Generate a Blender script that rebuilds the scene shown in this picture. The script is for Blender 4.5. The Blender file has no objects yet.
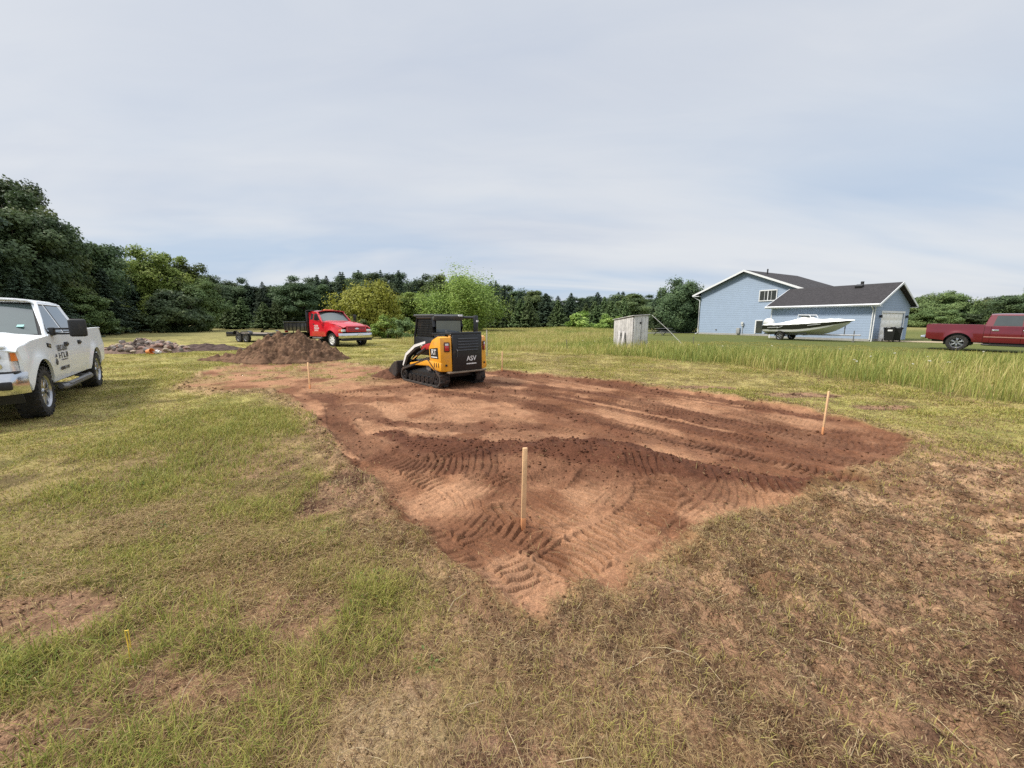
import bpy, bmesh, math, random
import numpy as np
from mathutils import Vector, Matrix, Euler
R = math.radians
rnd = random.Random(7)
scene = bpy.context.scene
COL = scene.collection

# ------------------------------------------------------------------ camera, sky, sun, exposure
CAM_H = 1.65
cam_data = bpy.data.cameras.new('camera')
cam_data.sensor_width = 36.0
cam_data.lens = 36.0 * 390 / 1024
cam_data.clip_start = 0.05
cam_data.clip_end = 3000
cam = bpy.data.objects.new('camera', cam_data)
COL.objects.link(cam)
cam.location = (0, 0, CAM_H)
cam.rotation_euler = (R(90 - 9.18), 0, 0)
scene.camera = cam

SUN_DIR = Vector((-0.70, -0.12, 0.80)).normalized()      # towards the sun
sun_el = math.asin(SUN_DIR.z)
sun_az = math.atan2(SUN_DIR.x, SUN_DIR.y)

world = bpy.data.worlds.new('World')
scene.world = world
world.use_nodes = True
wt = world.node_tree
wt.nodes.clear()
def wn(t, **kw):
    n = wt.nodes.new(t)
    for k, v in kw.items():
        setattr(n, k, v)
    return n
def wmath(op, a, b=None, c=None, clamp=False):
    n = wn('ShaderNodeMath', operation=op, use_clamp=clamp)
    for i, v in enumerate((a, b, c)):
        if v is None:
            continue
        if isinstance(v, (int, float)):
            n.inputs[i].default_value = v
        else:
            wt.links.new(v, n.inputs[i])
    return n.outputs[0]
def wramp(fac, stops):
    n = wn('ShaderNodeValToRGB')
    el = n.color_ramp.elements
    while len(el) < len(stops):
        el.new(0.5)
    for e, (p, c) in zip(el, stops):
        e.position = p
        e.color = (*c, 1) if len(c) == 3 else c
    wt.links.new(fac, n.inputs[0])
    return n.outputs[0]
def wmix(fac, a, b, blend='MIX'):
    n = wn('ShaderNodeMix', data_type='RGBA', blend_type=blend)
    for i, v in ((0, fac), (6, a), (7, b)):
        if isinstance(v, (int, float)):
            n.inputs[i].default_value = v
        elif isinstance(v, tuple):
            n.inputs[i].default_value = (*v, 1)
        else:
            wt.links.new(v, n.inputs[i])
    return n.outputs[2]
tc = wn('ShaderNodeTexCoord')
sep = wn('ShaderNodeSeparateXYZ')
wt.links.new(tc.outputs['Generated'], sep.inputs[0])
dz = wmath('MAXIMUM', sep.outputs[2], 0.0)
den = wmath('ADD', dz, 0.14)
cx = wmath('DIVIDE', sep.outputs[0], den)
cy = wmath('DIVIDE', sep.outputs[1], den)
comb = wn('ShaderNodeCombineXYZ')
wt.links.new(cx, comb.inputs[0]); wt.links.new(cy, comb.inputs[1])
def wnoise(scale, detail, rough, offs, sx=1.0, sy=1.0, dist=0.0):
    m = wn('ShaderNodeMapping')
    m.inputs['Location'].default_value = offs
    m.inputs['Scale'].default_value = (sx, sy, 1)
    wt.links.new(comb.outputs[0], m.inputs[0])
    n = wn('ShaderNodeTexNoise')
    n.inputs['Scale'].default_value = scale
    n.inputs['Detail'].default_value = detail
    n.inputs['Roughness'].default_value = rough
    n.inputs['Distortion'].default_value = dist
    wt.links.new(m.outputs[0], n.inputs['Vector'])
    return n.outputs[0]
sky = wn('ShaderNodeTexSky', sky_type='NISHITA')
sky.sun_disc = False
sky.sun_elevation = sun_el
sky.sun_rotation = sun_az
sky.altitude = 200
sky.dust_density = 2.0
# thin high overcast: a soft veil with faint streaks of blue left in it
big = wnoise(0.55, 4, 0.5, (5.4, 1.2000000000000002, 0), 1.0, 1.5, 0.4)
fine = wnoise(1.6, 6, 0.55, (7.3, 2.2, 0), 0.7, 1.9, 0.6)
band = wnoise(0.38, 4, 0.5, (4.7, 2.2, 0), 0.45, 1.25, 0.5)
mixn = wmath('ADD', wmath('MULTIPLY', big, 0.6), wmath('MULTIPLY', fine, 0.4))
veil = wramp(mixn, [(0.34, (4.95, 5.4, 6.2)), (0.50, (5.45, 5.8, 6.4)), (0.64, (6.0, 6.25, 6.65))])
low = wramp(dz, [(0.0, (1, 1, 1)), (0.16, (0.9, 0.9, 0.9)), (0.46, (0, 0, 0))])
# blue streaks, mostly low in the sky
streak = wramp(band, [(0.46, (0, 0, 0)), (0.60, (1, 1, 1))])
streak_f = wmath('MULTIPLY', wmath('MULTIPLY', streak, low), 0.75)
veil2 = wmix(streak_f, veil, (3.7, 4.85, 6.35))
white = wramp(wnoise(0.45, 5, 0.55, (3.5, 6.800000000000001, 0), 0.5, 1.3, 0.5), [(0.44, (0, 0, 0)), (0.58, (1, 1, 1))])
white_f = wmath('MULTIPLY', wmath('MULTIPLY', white, low), 0.8)
veil3 = wmix(white_f, veil2, (6.5, 6.65, 6.85))
# an overcast sky is brightest overhead and round the veiled sun
top = wramp(dz, [(0.0, (1, 1, 1)), (0.60, (1, 1, 1)), (0.95, (3.2, 3.1, 3.0))])
veil4 = wmix(1.0, veil3, top, 'MULTIPLY')
full = wmix(0.93, sky.outputs[0], veil4)
bg = wn('ShaderNodeBackground')
bg.inputs['Strength'].default_value = 0.1
wt.links.new(full, bg.inputs['Color'])
wo = wn('ShaderNodeOutputWorld')
wt.links.new(bg.outputs[0], wo.inputs['Surface'])

sl = bpy.data.lights.new('sun', 'SUN')
sl.energy = 3.5
sl.angle = R(9)
sl.color = (1.0, 0.93, 0.82)
sun = bpy.data.objects.new('sun', sl)
COL.objects.link(sun)
sun.rotation_euler = (-SUN_DIR).to_track_quat('-Z', 'Y').to_euler()

vs = scene.view_settings
vs.view_transform = 'Standard'
vs.look = 'None'
vs.exposure = 0.32
vs.gamma = 1.0
vs.use_curve_mapping = False
scene.cycles.use_denoising = False
scene.cycles.max_bounces = 6
scene.cycles.diffuse_bounces = 3
scene.cycles.glossy_bounces = 3
scene.cycles.transparent_max_bounces = 6

# ------------------------------------------------------------------ helpers
def P(px, D):
    """world x of a line of sight at depth D on the ground"""
    return (px - 512) / 390.0 * (0.9872 * D + 0.263)

def tag(o, label=None, cat=None, group=None, kind=None):
    if label: o['label'] = label
    if cat: o['category'] = cat
    if group: o['group'] = group
    if kind: o['kind'] = kind
    return o

def empty(name, loc, rz=0.0, label=None, cat=None, group=None):
    o = bpy.data.objects.new(name, None)
    COL.objects.link(o)
    o.empty_display_size = 0.3
    o.location = loc
    o.rotation_euler = (0, 0, rz)
    return tag(o, label, cat, group)

def copy_tree(o, parent=None):
    c = o.copy(); COL.objects.link(c)
    if parent: c.parent = parent
    for ch in [k for k in bpy.data.objects if k.parent == o]:
        copy_tree(ch, c)
    return c

def shell(b, back_of):
    """close an open sheet: a back layer and a rim"""
    b.normal_update()
    vs_ = list(b.verts); fs_ = list(b.faces); rim = [e for e in b.edges if len(e.link_faces) == 1]
    bk = {v: b.verts.new(back_of(v)) for v in vs_}
    for f in fs_: b.faces.new([bk[v] for v in reversed(f.verts)])
    for e in rim:
        u, w = e.verts
        try: b.faces.new((u, w, bk[w], bk[u]))
        except ValueError: pass

class MB:
    def __init__(self):
        self.bm = bmesh.new()
    def add(self, verts, faces, mat=0, smooth=False):
        vs_ = [self.bm.verts.new(v) for v in verts]
        for f in faces:
            try:
                fc = self.bm.faces.new([vs_[i] for i in f])
                fc.material_index = mat; fc.smooth = smooth
            except ValueError:
                pass
        return self
    def merge(self, bm2, mat=0, smooth=False, M=None):
        if M is not None:
            bmesh.ops.transform(bm2, matrix=M, verts=bm2.verts)
        bm2.verts.index_update()
        vs_ = [self.bm.verts.new(v.co) for v in bm2.verts]
        for f in bm2.faces:
            try:
                fc = self.bm.faces.new([vs_[v.index] for v in f.verts])
                fc.material_index = mat; fc.smooth = smooth
            except ValueError:
                pass
        bm2.free()
        return self
    def box(self, c, s, rot=(0, 0, 0), bev=0.0, mat=0, seg=2, taper=None):
        b = bmesh.new()
        bmesh.ops.create_cube(b, size=1)
        for v in b.verts:
            k = 1.0
            if taper and v.co.z > 0: k = taper
            v.co = Vector((v.co.x * s[0] * k, v.co.y * s[1] * k, v.co.z * s[2]))
        if bev > 0:
            bmesh.ops.bevel(b, geom=list(b.edges), offset=bev, segments=seg, affect='EDGES', profile=0.5)
        M = Matrix.Translation(c) @ Euler(rot).to_matrix().to_4x4()
        return self.merge(b, mat, bev > 0, M)
    def cyl(self, p0, p1, r0, r1=None, n=16, mat=0, smooth=True):
        p0, p1 = Vector(p0), Vector(p1)
        r1 = r0 if r1 is None else r1
        d = (p1 - p0)
        q = d.to_track_quat('Z', 'Y').to_matrix()
        vs_ = []
        for p, r in ((p0, r0), (p1, r1)):
            for i in range(n):
                a = 2 * math.pi * i / n
                vs_.append(p + q @ Vector((r * math.cos(a), r * math.sin(a), 0)))
        fs = [(i, (i + 1) % n, n + (i + 1) % n, n + i) for i in range(n)]
        self.add(vs_, fs, mat, smooth)
        self.add(vs_[:n], [tuple(range(n))[::-1]], mat)
        self.add(vs_[n:], [tuple(range(n))], mat)
        return self
    def tube(self, pts, rad, n=8, mat=0):
        pts = [Vector(p) for p in pts]
        rad = [rad] * len(pts) if isinstance(rad, (int, float)) else rad
        rings = []
        for i, p in enumerate(pts):
            d = (pts[min(i + 1, len(pts) - 1)] - pts[max(i - 1, 0)]).normalized()
            q = d.to_track_quat('Z', 'Y').to_matrix()
            rings.append([p + q @ Vector((rad[i] * math.cos(2 * math.pi * k / n), rad[i] * math.sin(2 * math.pi * k / n), 0)) for k in range(n)])
        vs_ = [v for r in rings for v in r]
        fs = []
        for i in range(len(pts) - 1):
            for k in range(n):
                fs.append((i * n + k, i * n + (k + 1) % n, (i + 1) * n + (k + 1) % n, (i + 1) * n + k))
        fs.append(tuple(range(n))[::-1]); fs.append(tuple(range((len(pts) - 1) * n, len(pts) * n)))
        return self.add(vs_, fs, mat, True)
    def grid(self, fn, nu, nv, mat=0, smooth=True, thick=0.0):
        flip = 1
        b = bmesh.new()
        vv = [[b.verts.new(fn(i / nu, j / nv)) for j in range(nv + 1)] for i in range(nu + 1)]
        for i in range(nu):
            for j in range(nv):
                b.faces.new((vv[i][j], vv[i + 1][j], vv[i + 1][j + 1], vv[i][j + 1]))
        if thick:
            b.normal_update()
            shell(b, lambda v: v.co - v.normal * thick * flip)
        return self.merge(b, mat, smooth)
    def lathe(self, prof, origin, axis, n=32, mat=0):
        """prof: (radius, along) closed loop or open strip"""
        q = Vector(axis).to_track_quat('Z', 'Y').to_matrix()
        o = Vector(origin)
        m = len(prof)
        vs_ = []
        for i in range(n):
            a = 2 * math.pi * i / n
            for r, h in prof:
                vs_.append(o + q @ Vector((r * math.cos(a), r * math.sin(a), h)))
        fs = []
        for i in range(n):
            for j in range(m - 1):
                fs.append((i * m + j, ((i + 1) % n) * m + j, ((i + 1) % n) * m + j + 1, i * m + j + 1))
        return self.add(vs_, fs, mat, True)
    def prism(self, outline, lo, hi, axis='y', mat=0, bev=0.0, M=None):
        """outline in the plane across axis, extruded from lo to hi"""
        b = bmesh.new()
        def mk(p, h):
            if axis == 'y': return (p[0], h, p[1])
            if axis == 'x': return (h, p[0], p[1])
            return (p[0], p[1], h)
        a = [b.verts.new(mk(p, lo)) for p in outline]
        c = [b.verts.new(mk(p, hi)) for p in outline]
        n = len(outline)
        b.faces.new(a[::-1]); b.faces.new(c)
        for i in range(n):
            b.faces.new((a[i], a[(i + 1) % n], c[(i + 1) % n], c[i]))
        bmesh.ops.recalc_face_normals(b, faces=list(b.faces))
        if bev > 0:
            bmesh.ops.bevel(b, geom=list(b.edges), offset=bev, segments=2, affect='EDGES', profile=0.5, clamp_overlap=True)
        return self.merge(b, mat, bev > 0, M)
    def panel(self, outline, yf, xs=(), zs=(), thick=0.03, mat=0, side=1):
        """a skin cut from a flat outline in x,z and bent to y = yf(x, z)"""
        from mathutils.geometry import delaunay_2d_cdt
        n = len(outline)
        # split long border edges at the grid step so that the bend follows smoothly
        step = min([abs(b_ - a_) for a_, b_ in zip(list(xs)[:-1], list(xs)[1:])] or [9.0])
        bor = []
        for a_, c_ in zip(outline, list(outline[1:]) + [outline[0]]):
            k = max(1, int(math.hypot(c_[0] - a_[0], c_[1] - a_[1]) / max(step, .05)))
            bor += [(a_[0] + (c_[0] - a_[0]) * i / k, a_[1] + (c_[1] - a_[1]) * i / k) for i in range(k)]
        n = len(bor)
        pts = [Vector(p) for p in bor]
        x0_, x1_ = min(p[0] for p in bor), max(p[0] for p in bor)
        gx = [x for x in xs if x0_ < x < x1_] or [x0_ + (x1_ - x0_) * k / 4 for k in (1, 2, 3)]
        bx_ = np.array([p[0] for p in bor]); bz_ = np.array([p[1] for p in bor])
        for x in gx:
            for z in zs:
                if np.hypot(bx_ - x, bz_ - z).min() < .02: continue
                ins = False
                for (ax, az), (cx_, cz_) in zip(bor, bor[1:] + bor[:1]):
                    if (az > z) != (cz_ > z) and x < (cx_ - ax) * (z - az) / (cz_ - az) + ax: ins = not ins
                if ins: pts.append(Vector((x, z)))
        V_, _, F_, _, _, _ = delaunay_2d_cdt(pts, [(i, (i + 1) % n) for i in range(n)], [], 1, 1e-5)
        b = bmesh.new()
        bv = [b.verts.new((p[0], 0, p[1])) for p in V_]
        for f in F_:
            try: b.faces.new([bv[i] for i in f])
            except ValueError: pass
        for v in b.verts: v.co.y = yf(v.co.x, v.co.z)
        shell(b, lambda v: Vector((v.co.x, v.co.y - thick, v.co.z)))
        for v in b.verts: v.co.y *= side
        bmesh.ops.recalc_face_normals(b, faces=list(b.faces))
        return self.merge(b, mat, True)
    def build(self, name, mats, parent=None, sharp=32, loc=None, recalc=True):
        if recalc:
            bmesh.ops.recalc_face_normals(self.bm, faces=list(self.bm.faces))
        me = bpy.data.meshes.new(name)
        self.bm.to_mesh(me); self.bm.free()
        for m in (mats if isinstance(mats, (list, tuple)) else [mats]):
            me.materials.append(m)
        me.set_sharp_from_angle(angle=R(sharp))
        o = bpy.data.objects.new(name, me)
        COL.objects.link(o)
        if parent: o.parent = parent
        if loc: o.location = loc
        return o

def np_mesh(name, verts, loops, starts, totals, mats, colors=None, smooth=False, attrs=None):
    me = bpy.data.meshes.new(name)
    me.vertices.add(len(verts)); me.vertices.foreach_set('co', np.ascontiguousarray(verts, np.float32).ravel())
    me.loops.add(len(loops)); me.loops.foreach_set('vertex_index', np.ascontiguousarray(loops, np.int32))
    me.polygons.add(len(starts))
    me.polygons.foreach_set('loop_start', np.ascontiguousarray(starts, np.int32))
    me.polygons.foreach_set('use_smooth', np.full(len(starts), smooth, bool))
    if colors is not None:
        a = me.attributes.new('Col', 'FLOAT_COLOR', 'POINT')
        a.data.foreach_set('color', np.ascontiguousarray(np.c_[colors, np.ones(len(colors))], np.float32).ravel())
    for k, v in (attrs or {}).items():
        a = me.attributes.new(k, 'FLOAT', 'POINT')
        a.data.foreach_set('value', np.ascontiguousarray(v, np.float32))
    for m in mats: me.materials.append(m)
    me.update(calc_edges=True)
    return me

def link_mesh(name, me, parent=None):
    o = bpy.data.objects.new(name, me); COL.objects.link(o)
    if parent: o.parent = parent
    return o

# ------------------------------------------------------------------ materials
def mat(name, col, rough=0.6, metal=0.0, coat=0.0, var=0.10, scale=6.0, bump=0.0, bscale=40.0, dust=None, spec=None, emit=None):
    m = bpy.data.materials.new(name)
    m.use_nodes = True
    t = m.node_tree
    b = t.nodes['Principled BSDF']
    b.inputs['Roughness'].default_value = rough
    b.inputs['Metallic'].default_value = metal
    b.inputs['Coat Weight'].default_value = coat
    if spec is not None: b.inputs['Specular IOR Level'].default_value = spec
    co = t.nodes.new('ShaderNodeTexCoord')
    n = t.nodes.new('ShaderNodeTexNoise')
    n.inputs['Scale'].default_value = scale; n.inputs['Detail'].default_value = 6; n.inputs['Roughness'].default_value = 0.65
    t.links.new(co.outputs['Object'], n.inputs['Vector'])
    r = t.nodes.new('ShaderNodeValToRGB')
    r.color_ramp.elements[0].position = 0.3; r.color_ramp.elements[1].position = 0.7
    r.color_ramp.elements[0].color = (*[c * (1 - var) for c in col], 1)
    r.color_ramp.elements[1].color = (*[min(1, c * (1 + var)) for c in col], 1)
    t.links.new(n.outputs[0], r.inputs[0])
    out = r.outputs[0]
    if dust:
        dcol, dscale, damt = dust
        n2 = t.nodes.new('ShaderNodeTexNoise')
        n2.inputs['Scale'].default_value = dscale; n2.inputs['Detail'].default_value = 8; n2.inputs['Roughness'].default_value = 0.7
        t.links.new(co.outputs['Object'], n2.inputs['Vector'])
        r2 = t.nodes.new('ShaderNodeValToRGB')
        r2.color_ramp.elements[0].position = 0.62 - 0.3 * damt; r2.color_ramp.elements[1].position = 0.95 - 0.2 * damt
        t.links.new(n2.outputs[0], r2.inputs[0])
        mx = t.nodes.new('ShaderNodeMix'); mx.data_type = 'RGBA'
        t.links.new(r2.outputs[0], mx.inputs[0]); t.links.new(out, mx.inputs[6])
        mx.inputs[7].default_value = (*dcol, 1)
        out = mx.outputs[2]
    t.links.new(out, b.inputs['Base Color'])
    if bump:
        n3 = t.nodes.new('ShaderNodeTexNoise')
        n3.inputs['Scale'].default_value = bscale; n3.inputs['Detail'].default_value = 5
        t.links.new(co.outputs['Object'], n3.inputs['Vector'])
        bp = t.nodes.new('ShaderNodeBump'); bp.inputs['Strength'].default_value = bump; bp.inputs['Distance'].default_value = 0.02
        t.links.new(n3.outputs[0], bp.inputs['Height']); t.links.new(bp.outputs[0], b.inputs['Normal'])
    if emit:
        b.inputs['Emission Color'].default_value = (*emit[0], 1); b.inputs['Emission Strength'].default_value = emit[1]
    return m

def glass_mat(name, col=(0.03, 0.04, 0.045), rough=0.06):
    m = mat(name, col, rough, 0, 0.3, 0.15, 2.0)
    m.node_tree.nodes['Principled BSDF'].inputs['Specular IOR Level'].default_value = 0.8
    return m

def leaf_mat(name, trans=0.3, rough=0.6):
    """colour comes per leaf from the mesh, light passes a little through"""
    m = bpy.data.materials.new(name); m.use_nodes = True
    t = m.node_tree; t.nodes.clear()
    a = t.nodes.new('ShaderNodeAttribute'); a.attribute_name = 'Col'
    oi = t.nodes.new('ShaderNodeObjectInfo')
    hs = t.nodes.new('ShaderNodeHueSaturation')
    mr = t.nodes.new('ShaderNodeMapRange'); mr.inputs[3].default_value = 0.75; mr.inputs[4].default_value = 1.25
    t.links.new(oi.outputs['Random'], mr.inputs[0]); t.links.new(mr.outputs[0], hs.inputs['Value'])
    mr2 = t.nodes.new('ShaderNodeMapRange'); mr2.inputs[3].default_value = 0.485; mr2.inputs[4].default_value = 0.51
    t.links.new(oi.outputs['Random'], mr2.inputs[0]); t.links.new(mr2.outputs[0], hs.inputs['Hue'])
    t.links.new(a.outputs['Color'], hs.inputs['Color'])
    d = t.nodes.new('ShaderNodeBsdfPrincipled'); d.inputs['Roughness'].default_value = rough
    d.inputs['Specular IOR Level'].default_value = 0.2
    tr = t.nodes.new('ShaderNodeBsdfTranslucent')
    mx = t.nodes.new('ShaderNodeMixShader'); mx.inputs[0].default_value = trans
    t.links.new(hs.outputs[0], d.inputs['Base Color']); t.links.new(hs.outputs[0], tr.inputs['Color'])
    t.links.new(d.outputs[0], mx.inputs[1]); t.links.new(tr.outputs[0], mx.inputs[2])
    o = t.nodes.new('ShaderNodeOutputMaterial'); t.links.new(mx.outputs[0], o.inputs['Surface'])
    return m
# ------------------------------------------------------------------ ground: one sheet, its relief and its soil computed in world space
def sstep(a, b, x):
    t = np.clip((x - a) / (b - a), 0, 1)
    return t * t * (3 - 2 * t)

def _hash(ix, iy, seed):
    h = (ix.astype(np.int64) * 374761393 + iy.astype(np.int64) * 668265263 + seed * 974711) & 0xFFFFFFFF
    h = ((h ^ (h >> 13)) * 1274126177) & 0xFFFFFFFF
    h = (h ^ (h >> 16)) & 0xFFFFFF
    return h.astype(np.float64) / 0xFFFFFF

def vnoise(x, y, seed=0):
    ix = np.floor(x); iy = np.floor(y)
    fx = x - ix; fy = y - iy
    u = fx * fx * fx * (fx * (fx * 6 - 15) + 10); v = fy * fy * fy * (fy * (fy * 6 - 15) + 10)
    a = _hash(ix, iy, seed); b = _hash(ix + 1, iy, seed); c = _hash(ix, iy + 1, seed); d = _hash(ix + 1, iy + 1, seed)
    return a + (b - a) * u + (c - a) * v + (a - b - c + d) * u * v

def fbm(x, y, scale, octs=4, seed=0, gain=0.5):
    """0..1, mean 0.5; scale = size of the largest lumps in metres"""
    s = np.zeros_like(x, dtype=np.float64); amp = 1.0; tot = 0.0; f = 1.0 / scale
    ca, sa = math.cos(0.6), math.sin(0.6)
    for o in range(octs):
        s += amp * vnoise(x * f + 13.7 * o, y * f + 7.1 * o, seed + o * 17)
        tot += amp; amp *= gain; f *= 2.03
        x, y = x * ca - y * sa, x * sa + y * ca
    return s / tot

PAD = [(0.13, 1.93), (0.54, 2.17), (1.17, 2.5), (2.08, 3.05), (3.14, 3.64), (4.35, 4.16), (5.89, 5.48), (5.75, 6.08), (5.55, 7.41), (4.43, 9.03), (2.96, 10.56), (0.88, 12.19), (-0.3, 13.0), (-0.82, 12.88), (-2.3, 12.9), (-4.33, 13.6), (-6.34, 15.2), (-9.58, 17.58), (-10.68, 15.84), (-10.22, 12.9), (-8.54, 10.05), (-6.89, 8.9), (-5.74, 9.3), (-4.7, 8.09), (-3.17, 6.08), (-2.01, 4.48), (-1.15, 3.32), (-0.61, 2.68), (-0.27, 2.23)]

def poly_sd(x, y, poly):
    """signed distance, positive inside"""
    d2 = np.full_like(x, 1e9); inside = np.zeros(x.shape, bool)
    n = len(poly)
    for i in range(n):
        ax, ay = poly[i]; bx, by = poly[(i + 1) % n]
        ex, ey = bx - ax, by - ay
        wx, wy = x - ax, y - ay
        t = np.clip((wx * ex + wy * ey) / (ex * ex + ey * ey), 0, 1)
        dx, dy = wx - ex * t, wy - ey * t
        d2 = np.minimum(d2, dx * dx + dy * dy)
        c = ((ay > y) != (by > y)) & (x < ex * (y - ay) / (ey if ey else 1e-9) + ax)
        inside ^= c
    d = np.sqrt(d2)
    return np.where(inside, d, -d)

def smooth_line(pts, n=6):
    out = []
    p = [pts[0]] + list(pts) + [pts[-1]]
    for i in range(1, len(p) - 2):
        for k in range(n):
            t = k / n
            out.append(tuple(0.5 * (2 * b + (c - a) * t + (2 * a - 5 * b + 4 * c - d) * t * t + (3 * b - a - 3 * c + d) * t ** 3)
                             for a, b, c, d in zip(p[i - 1], p[i], p[i + 1], p[i + 2])))
    out.append(tuple(pts[-1]))
    return out

def line_st(x, y, pts):
    """distance, distance along, signed offset of the nearest point of a polyline"""
    best = np.full_like(x, 1e9); S = np.zeros_like(x); T = np.zeros_like(x)
    acc = 0.0
    for (ax, ay), (bx, by) in zip(pts[:-1], pts[1:]):
        ex, ey = bx - ax, by - ay
        L = math.hypot(ex, ey)
        if L < 1e-6: continue
        wx, wy = x - ax, y - ay
        t = np.clip((wx * ex + wy * ey) / (L * L), 0, 1)
        dx, dy = wx - ex * t, wy - ey * t
        d = np.sqrt(dx * dx + dy * dy)
        m = d < best
        best = np.where(m, d, best); S = np.where(m, acc + t * L, S)
        T = np.where(m, (ex * wy - ey * wx) / L, T)
        acc += L
    return best, S, T, acc

# crawler tracks pressed into the soil: centre line, width, depth, strength of the cleat bars
TRACKS = [
    ([(0.22, 2.32), (0.6, 2.72), (1.0, 3.06), (1.35, 3.5), (1.52, 4.0)], 0.38, 0.042, 1.0),
    ([(3.9, 3.72), (3.1, 3.62), (2.4, 3.78), (1.7, 4.0), (1.2, 4.0)], 0.34, 0.030, 0.9),
    ([(1.75, 4.1), (1.95, 3.62), (2.5, 3.3), (3.1, 3.35)], 0.34, 0.014, 0.6),
    ([(0.2, 3.15), (0.6, 3.55), (0.95, 4.0)], 0.34, 0.018, 0.7),
    ([(-0.55, 3.9), (0.1, 3.55), (0.45, 3.95)], 0.34, 0.014, 0.6),
    ([(2.6, 5.4), (3.6, 5.0), (4.6, 4.7)], 0.34, 0.016, 0.7),
    ([(-3.1, 7.2), (-1.9, 7.6), (-0.4, 7.0), (1.2, 5.6)], 0.34, 0.018, 0.7),
    ([(-0.35, 2.45), (0.05, 2.9)], 0.30, 0.012, 0.5),
    ([(-4.6, 9.0), (-3.75, 8.0), (-2.7, 6.0), (-1.9, 4.95), (-1.1, 4.35), (0.0, 4.25)], 0.36, 0.026, 0.7),
    ([(-1.75, 4.5), (-1.2, 3.75), (-0.65, 3.25), (-0.1, 2.98)], 0.42, 0.016, 0.7),
    ([(-1.0, 3.15), (-0.5, 2.6), (-0.12, 2.12)], 0.36, 0.014, 0.6),
    ([(-4.2, 10.4), (-2.9, 9.6), (-1.7, 9.4), (0.2, 8.4), (1.75, 6.2), (2.9, 4.8)], 0.36, 0.030, 0.8),
    ([(-0.8, 10.2), (1.5, 8.6), (3.0, 6.9), (3.75, 5.4)], 0.36, 0.026, 0.8),
    ([(0.7, 10.9), (2.6, 9.1), (3.8, 7.6), (4.7, 5.6)], 0.36, 0.026, 0.8),
    ([(-7.2, 11.2), (-5.6, 10.4), (-4.2, 8.6), (-2.4, 7.0), (-0.6, 6.2)], 0.36, 0.02, 0.6),
]
# many fainter passes: most run the length of the pad, some turn across its near corner
_q = random.Random(41)
LANE = (0.64, -0.77); LNRM = (0.77, 0.64)
for _i in range(60):
    if _i < 20:
        # paired lanes, a machine's width apart, running the length of the pad
        _p = (5.25, 6.15, 7.05, 7.85, 8.55)[_i // 4] + (.0, .58)[_i % 2] + (.0, .12)[(_i // 2) % 2]
        _s = (-9.0, -5.0)[(_i // 2) % 2] + _q.uniform(-.3, .3); _L = 4.2 if (_i // 2) % 2 == 0 else 5.5; _w = _q.uniform(-.10, .10)
        _pts = [(LNRM[0] * (_p + _w * k * k) + LANE[0] * (_s + _L * k), LNRM[1] * (_p + _w * k * k) + LANE[1] * (_s + _L * k)) for k in (0, .33, .66, 1)]
    else:
        _cx, _cy = _q.choice([(0.0, 3.2), (-1.0, 4.0), (1.2, 3.2), (-2.2, 5.6), (-2.6, 7.4), (-1.0, 7.6), (2.6, 3.5), (-3.6, 9.2), (0.2, 2.5), (-0.6, 3.4)])
        _cx += _q.uniform(-.5, .5); _cy += _q.uniform(-.5, .5); _a = _q.choice([.55, 2.2, 2.25, .6]) + _q.uniform(-.35, .35); _L = _q.uniform(.9, 2.0); _t = _q.uniform(-.35, .35)
        _pts = [(_cx + _L * (k - .5) * math.cos(_a + _t * k), _cy + _L * (k - .5) * math.sin(_a + _t * k)) for k in (0, .33, .66, 1)]
    TRACKS.insert(0, (_pts, 0.34, _q.uniform(.016, .028), _q.uniform(.8, 1.0)))
TRACKS = [(smooth_line(p), w, d, s) for p, w, d, s in TRACKS]
# strips of freshly turned, moist, darker soil: line, half width
MOIST = [
    ([(-1.3, 5.0), (-.4, 4.5), (0.5, 4.3), (1.2, 4.15), (1.9, 3.95)], 0.55),
    ([(-0.5, 11.0), (2.07, 9.0), (3.45, 7.0), (4.0, 5.2), (4.3, 4.6)], 0.22),
    ([(-1.74, 9.3), (0.17, 8.2), (1.74, 6.05), (2.75, 4.8)], 0.34),
    ([(-0.2, 12.9), (1.5, 11.85), (3.3, 9.75), (4.6, 8.2), (5.5, 6.6)], 0.22),
    ([(-3.3, 7.8), (-2.3, 6.6), (-1.0, 6.15), (0.4, 6.1)], 0.22),
    ([(-4.6, 9.0), (-3.75, 8.0), (-2.7, 6.0), (-1.9, 4.95), (-1.1, 4.35), (0.2, 4.3)], 0.26),
    ([(-2.6, 11.6), (-1.6, 10.2), (0.6, 9.0)], 0.4),
    ([(3.4, 3.75), (4.4, 4.3), (5.4, 5.0)], 0.12),
]
MOIST = [(smooth_line(p), w) for p, w in MOIST]
RIDGE = smooth_line([(-2.1, 5.9), (-1.5, 5.35), (-0.95, 5.0), (-0.27, 4.66), (0.57, 4.6), (1.25, 4.38), (1.85, 4.05), (2.4, 3.88), (3.0, 3.72), (3.6, 3.68)])
BARE = [(-2.75, 1.98, 0.45, 0.16), (-1.45, 1.53, 0.38, 0.10), (-0.55, 1.38, 0.26, 0.22), (-0.05, 1.24, 0.34, 0.16), (1.97, 1.54, 0.22, 0.10),
        (-1.62, 3.75, 0.28, 0.45), (-1.2, 2.0, 0.3, 0.2), (6.6, 8.6, 0.7, 0.25), (7.2, 7.4, 0.5, 0.2), (5.0, 9.7, 0.6, 0.2), (-2.2, 1.35, 0.5, 0.08), (3.1, 1.9, 0.3, 0.2)]
TORN = [(0.3, 2.6), (1.8, 3.6), (3.6, 4.7), (4.8, 4.8), (6.6, 4.5), (8.8, 3.9), (9.5, 3.0), (8, 1.2), (3.2, 0.6), (1.2, 0.9), (0.7, 1.45)]

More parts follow.
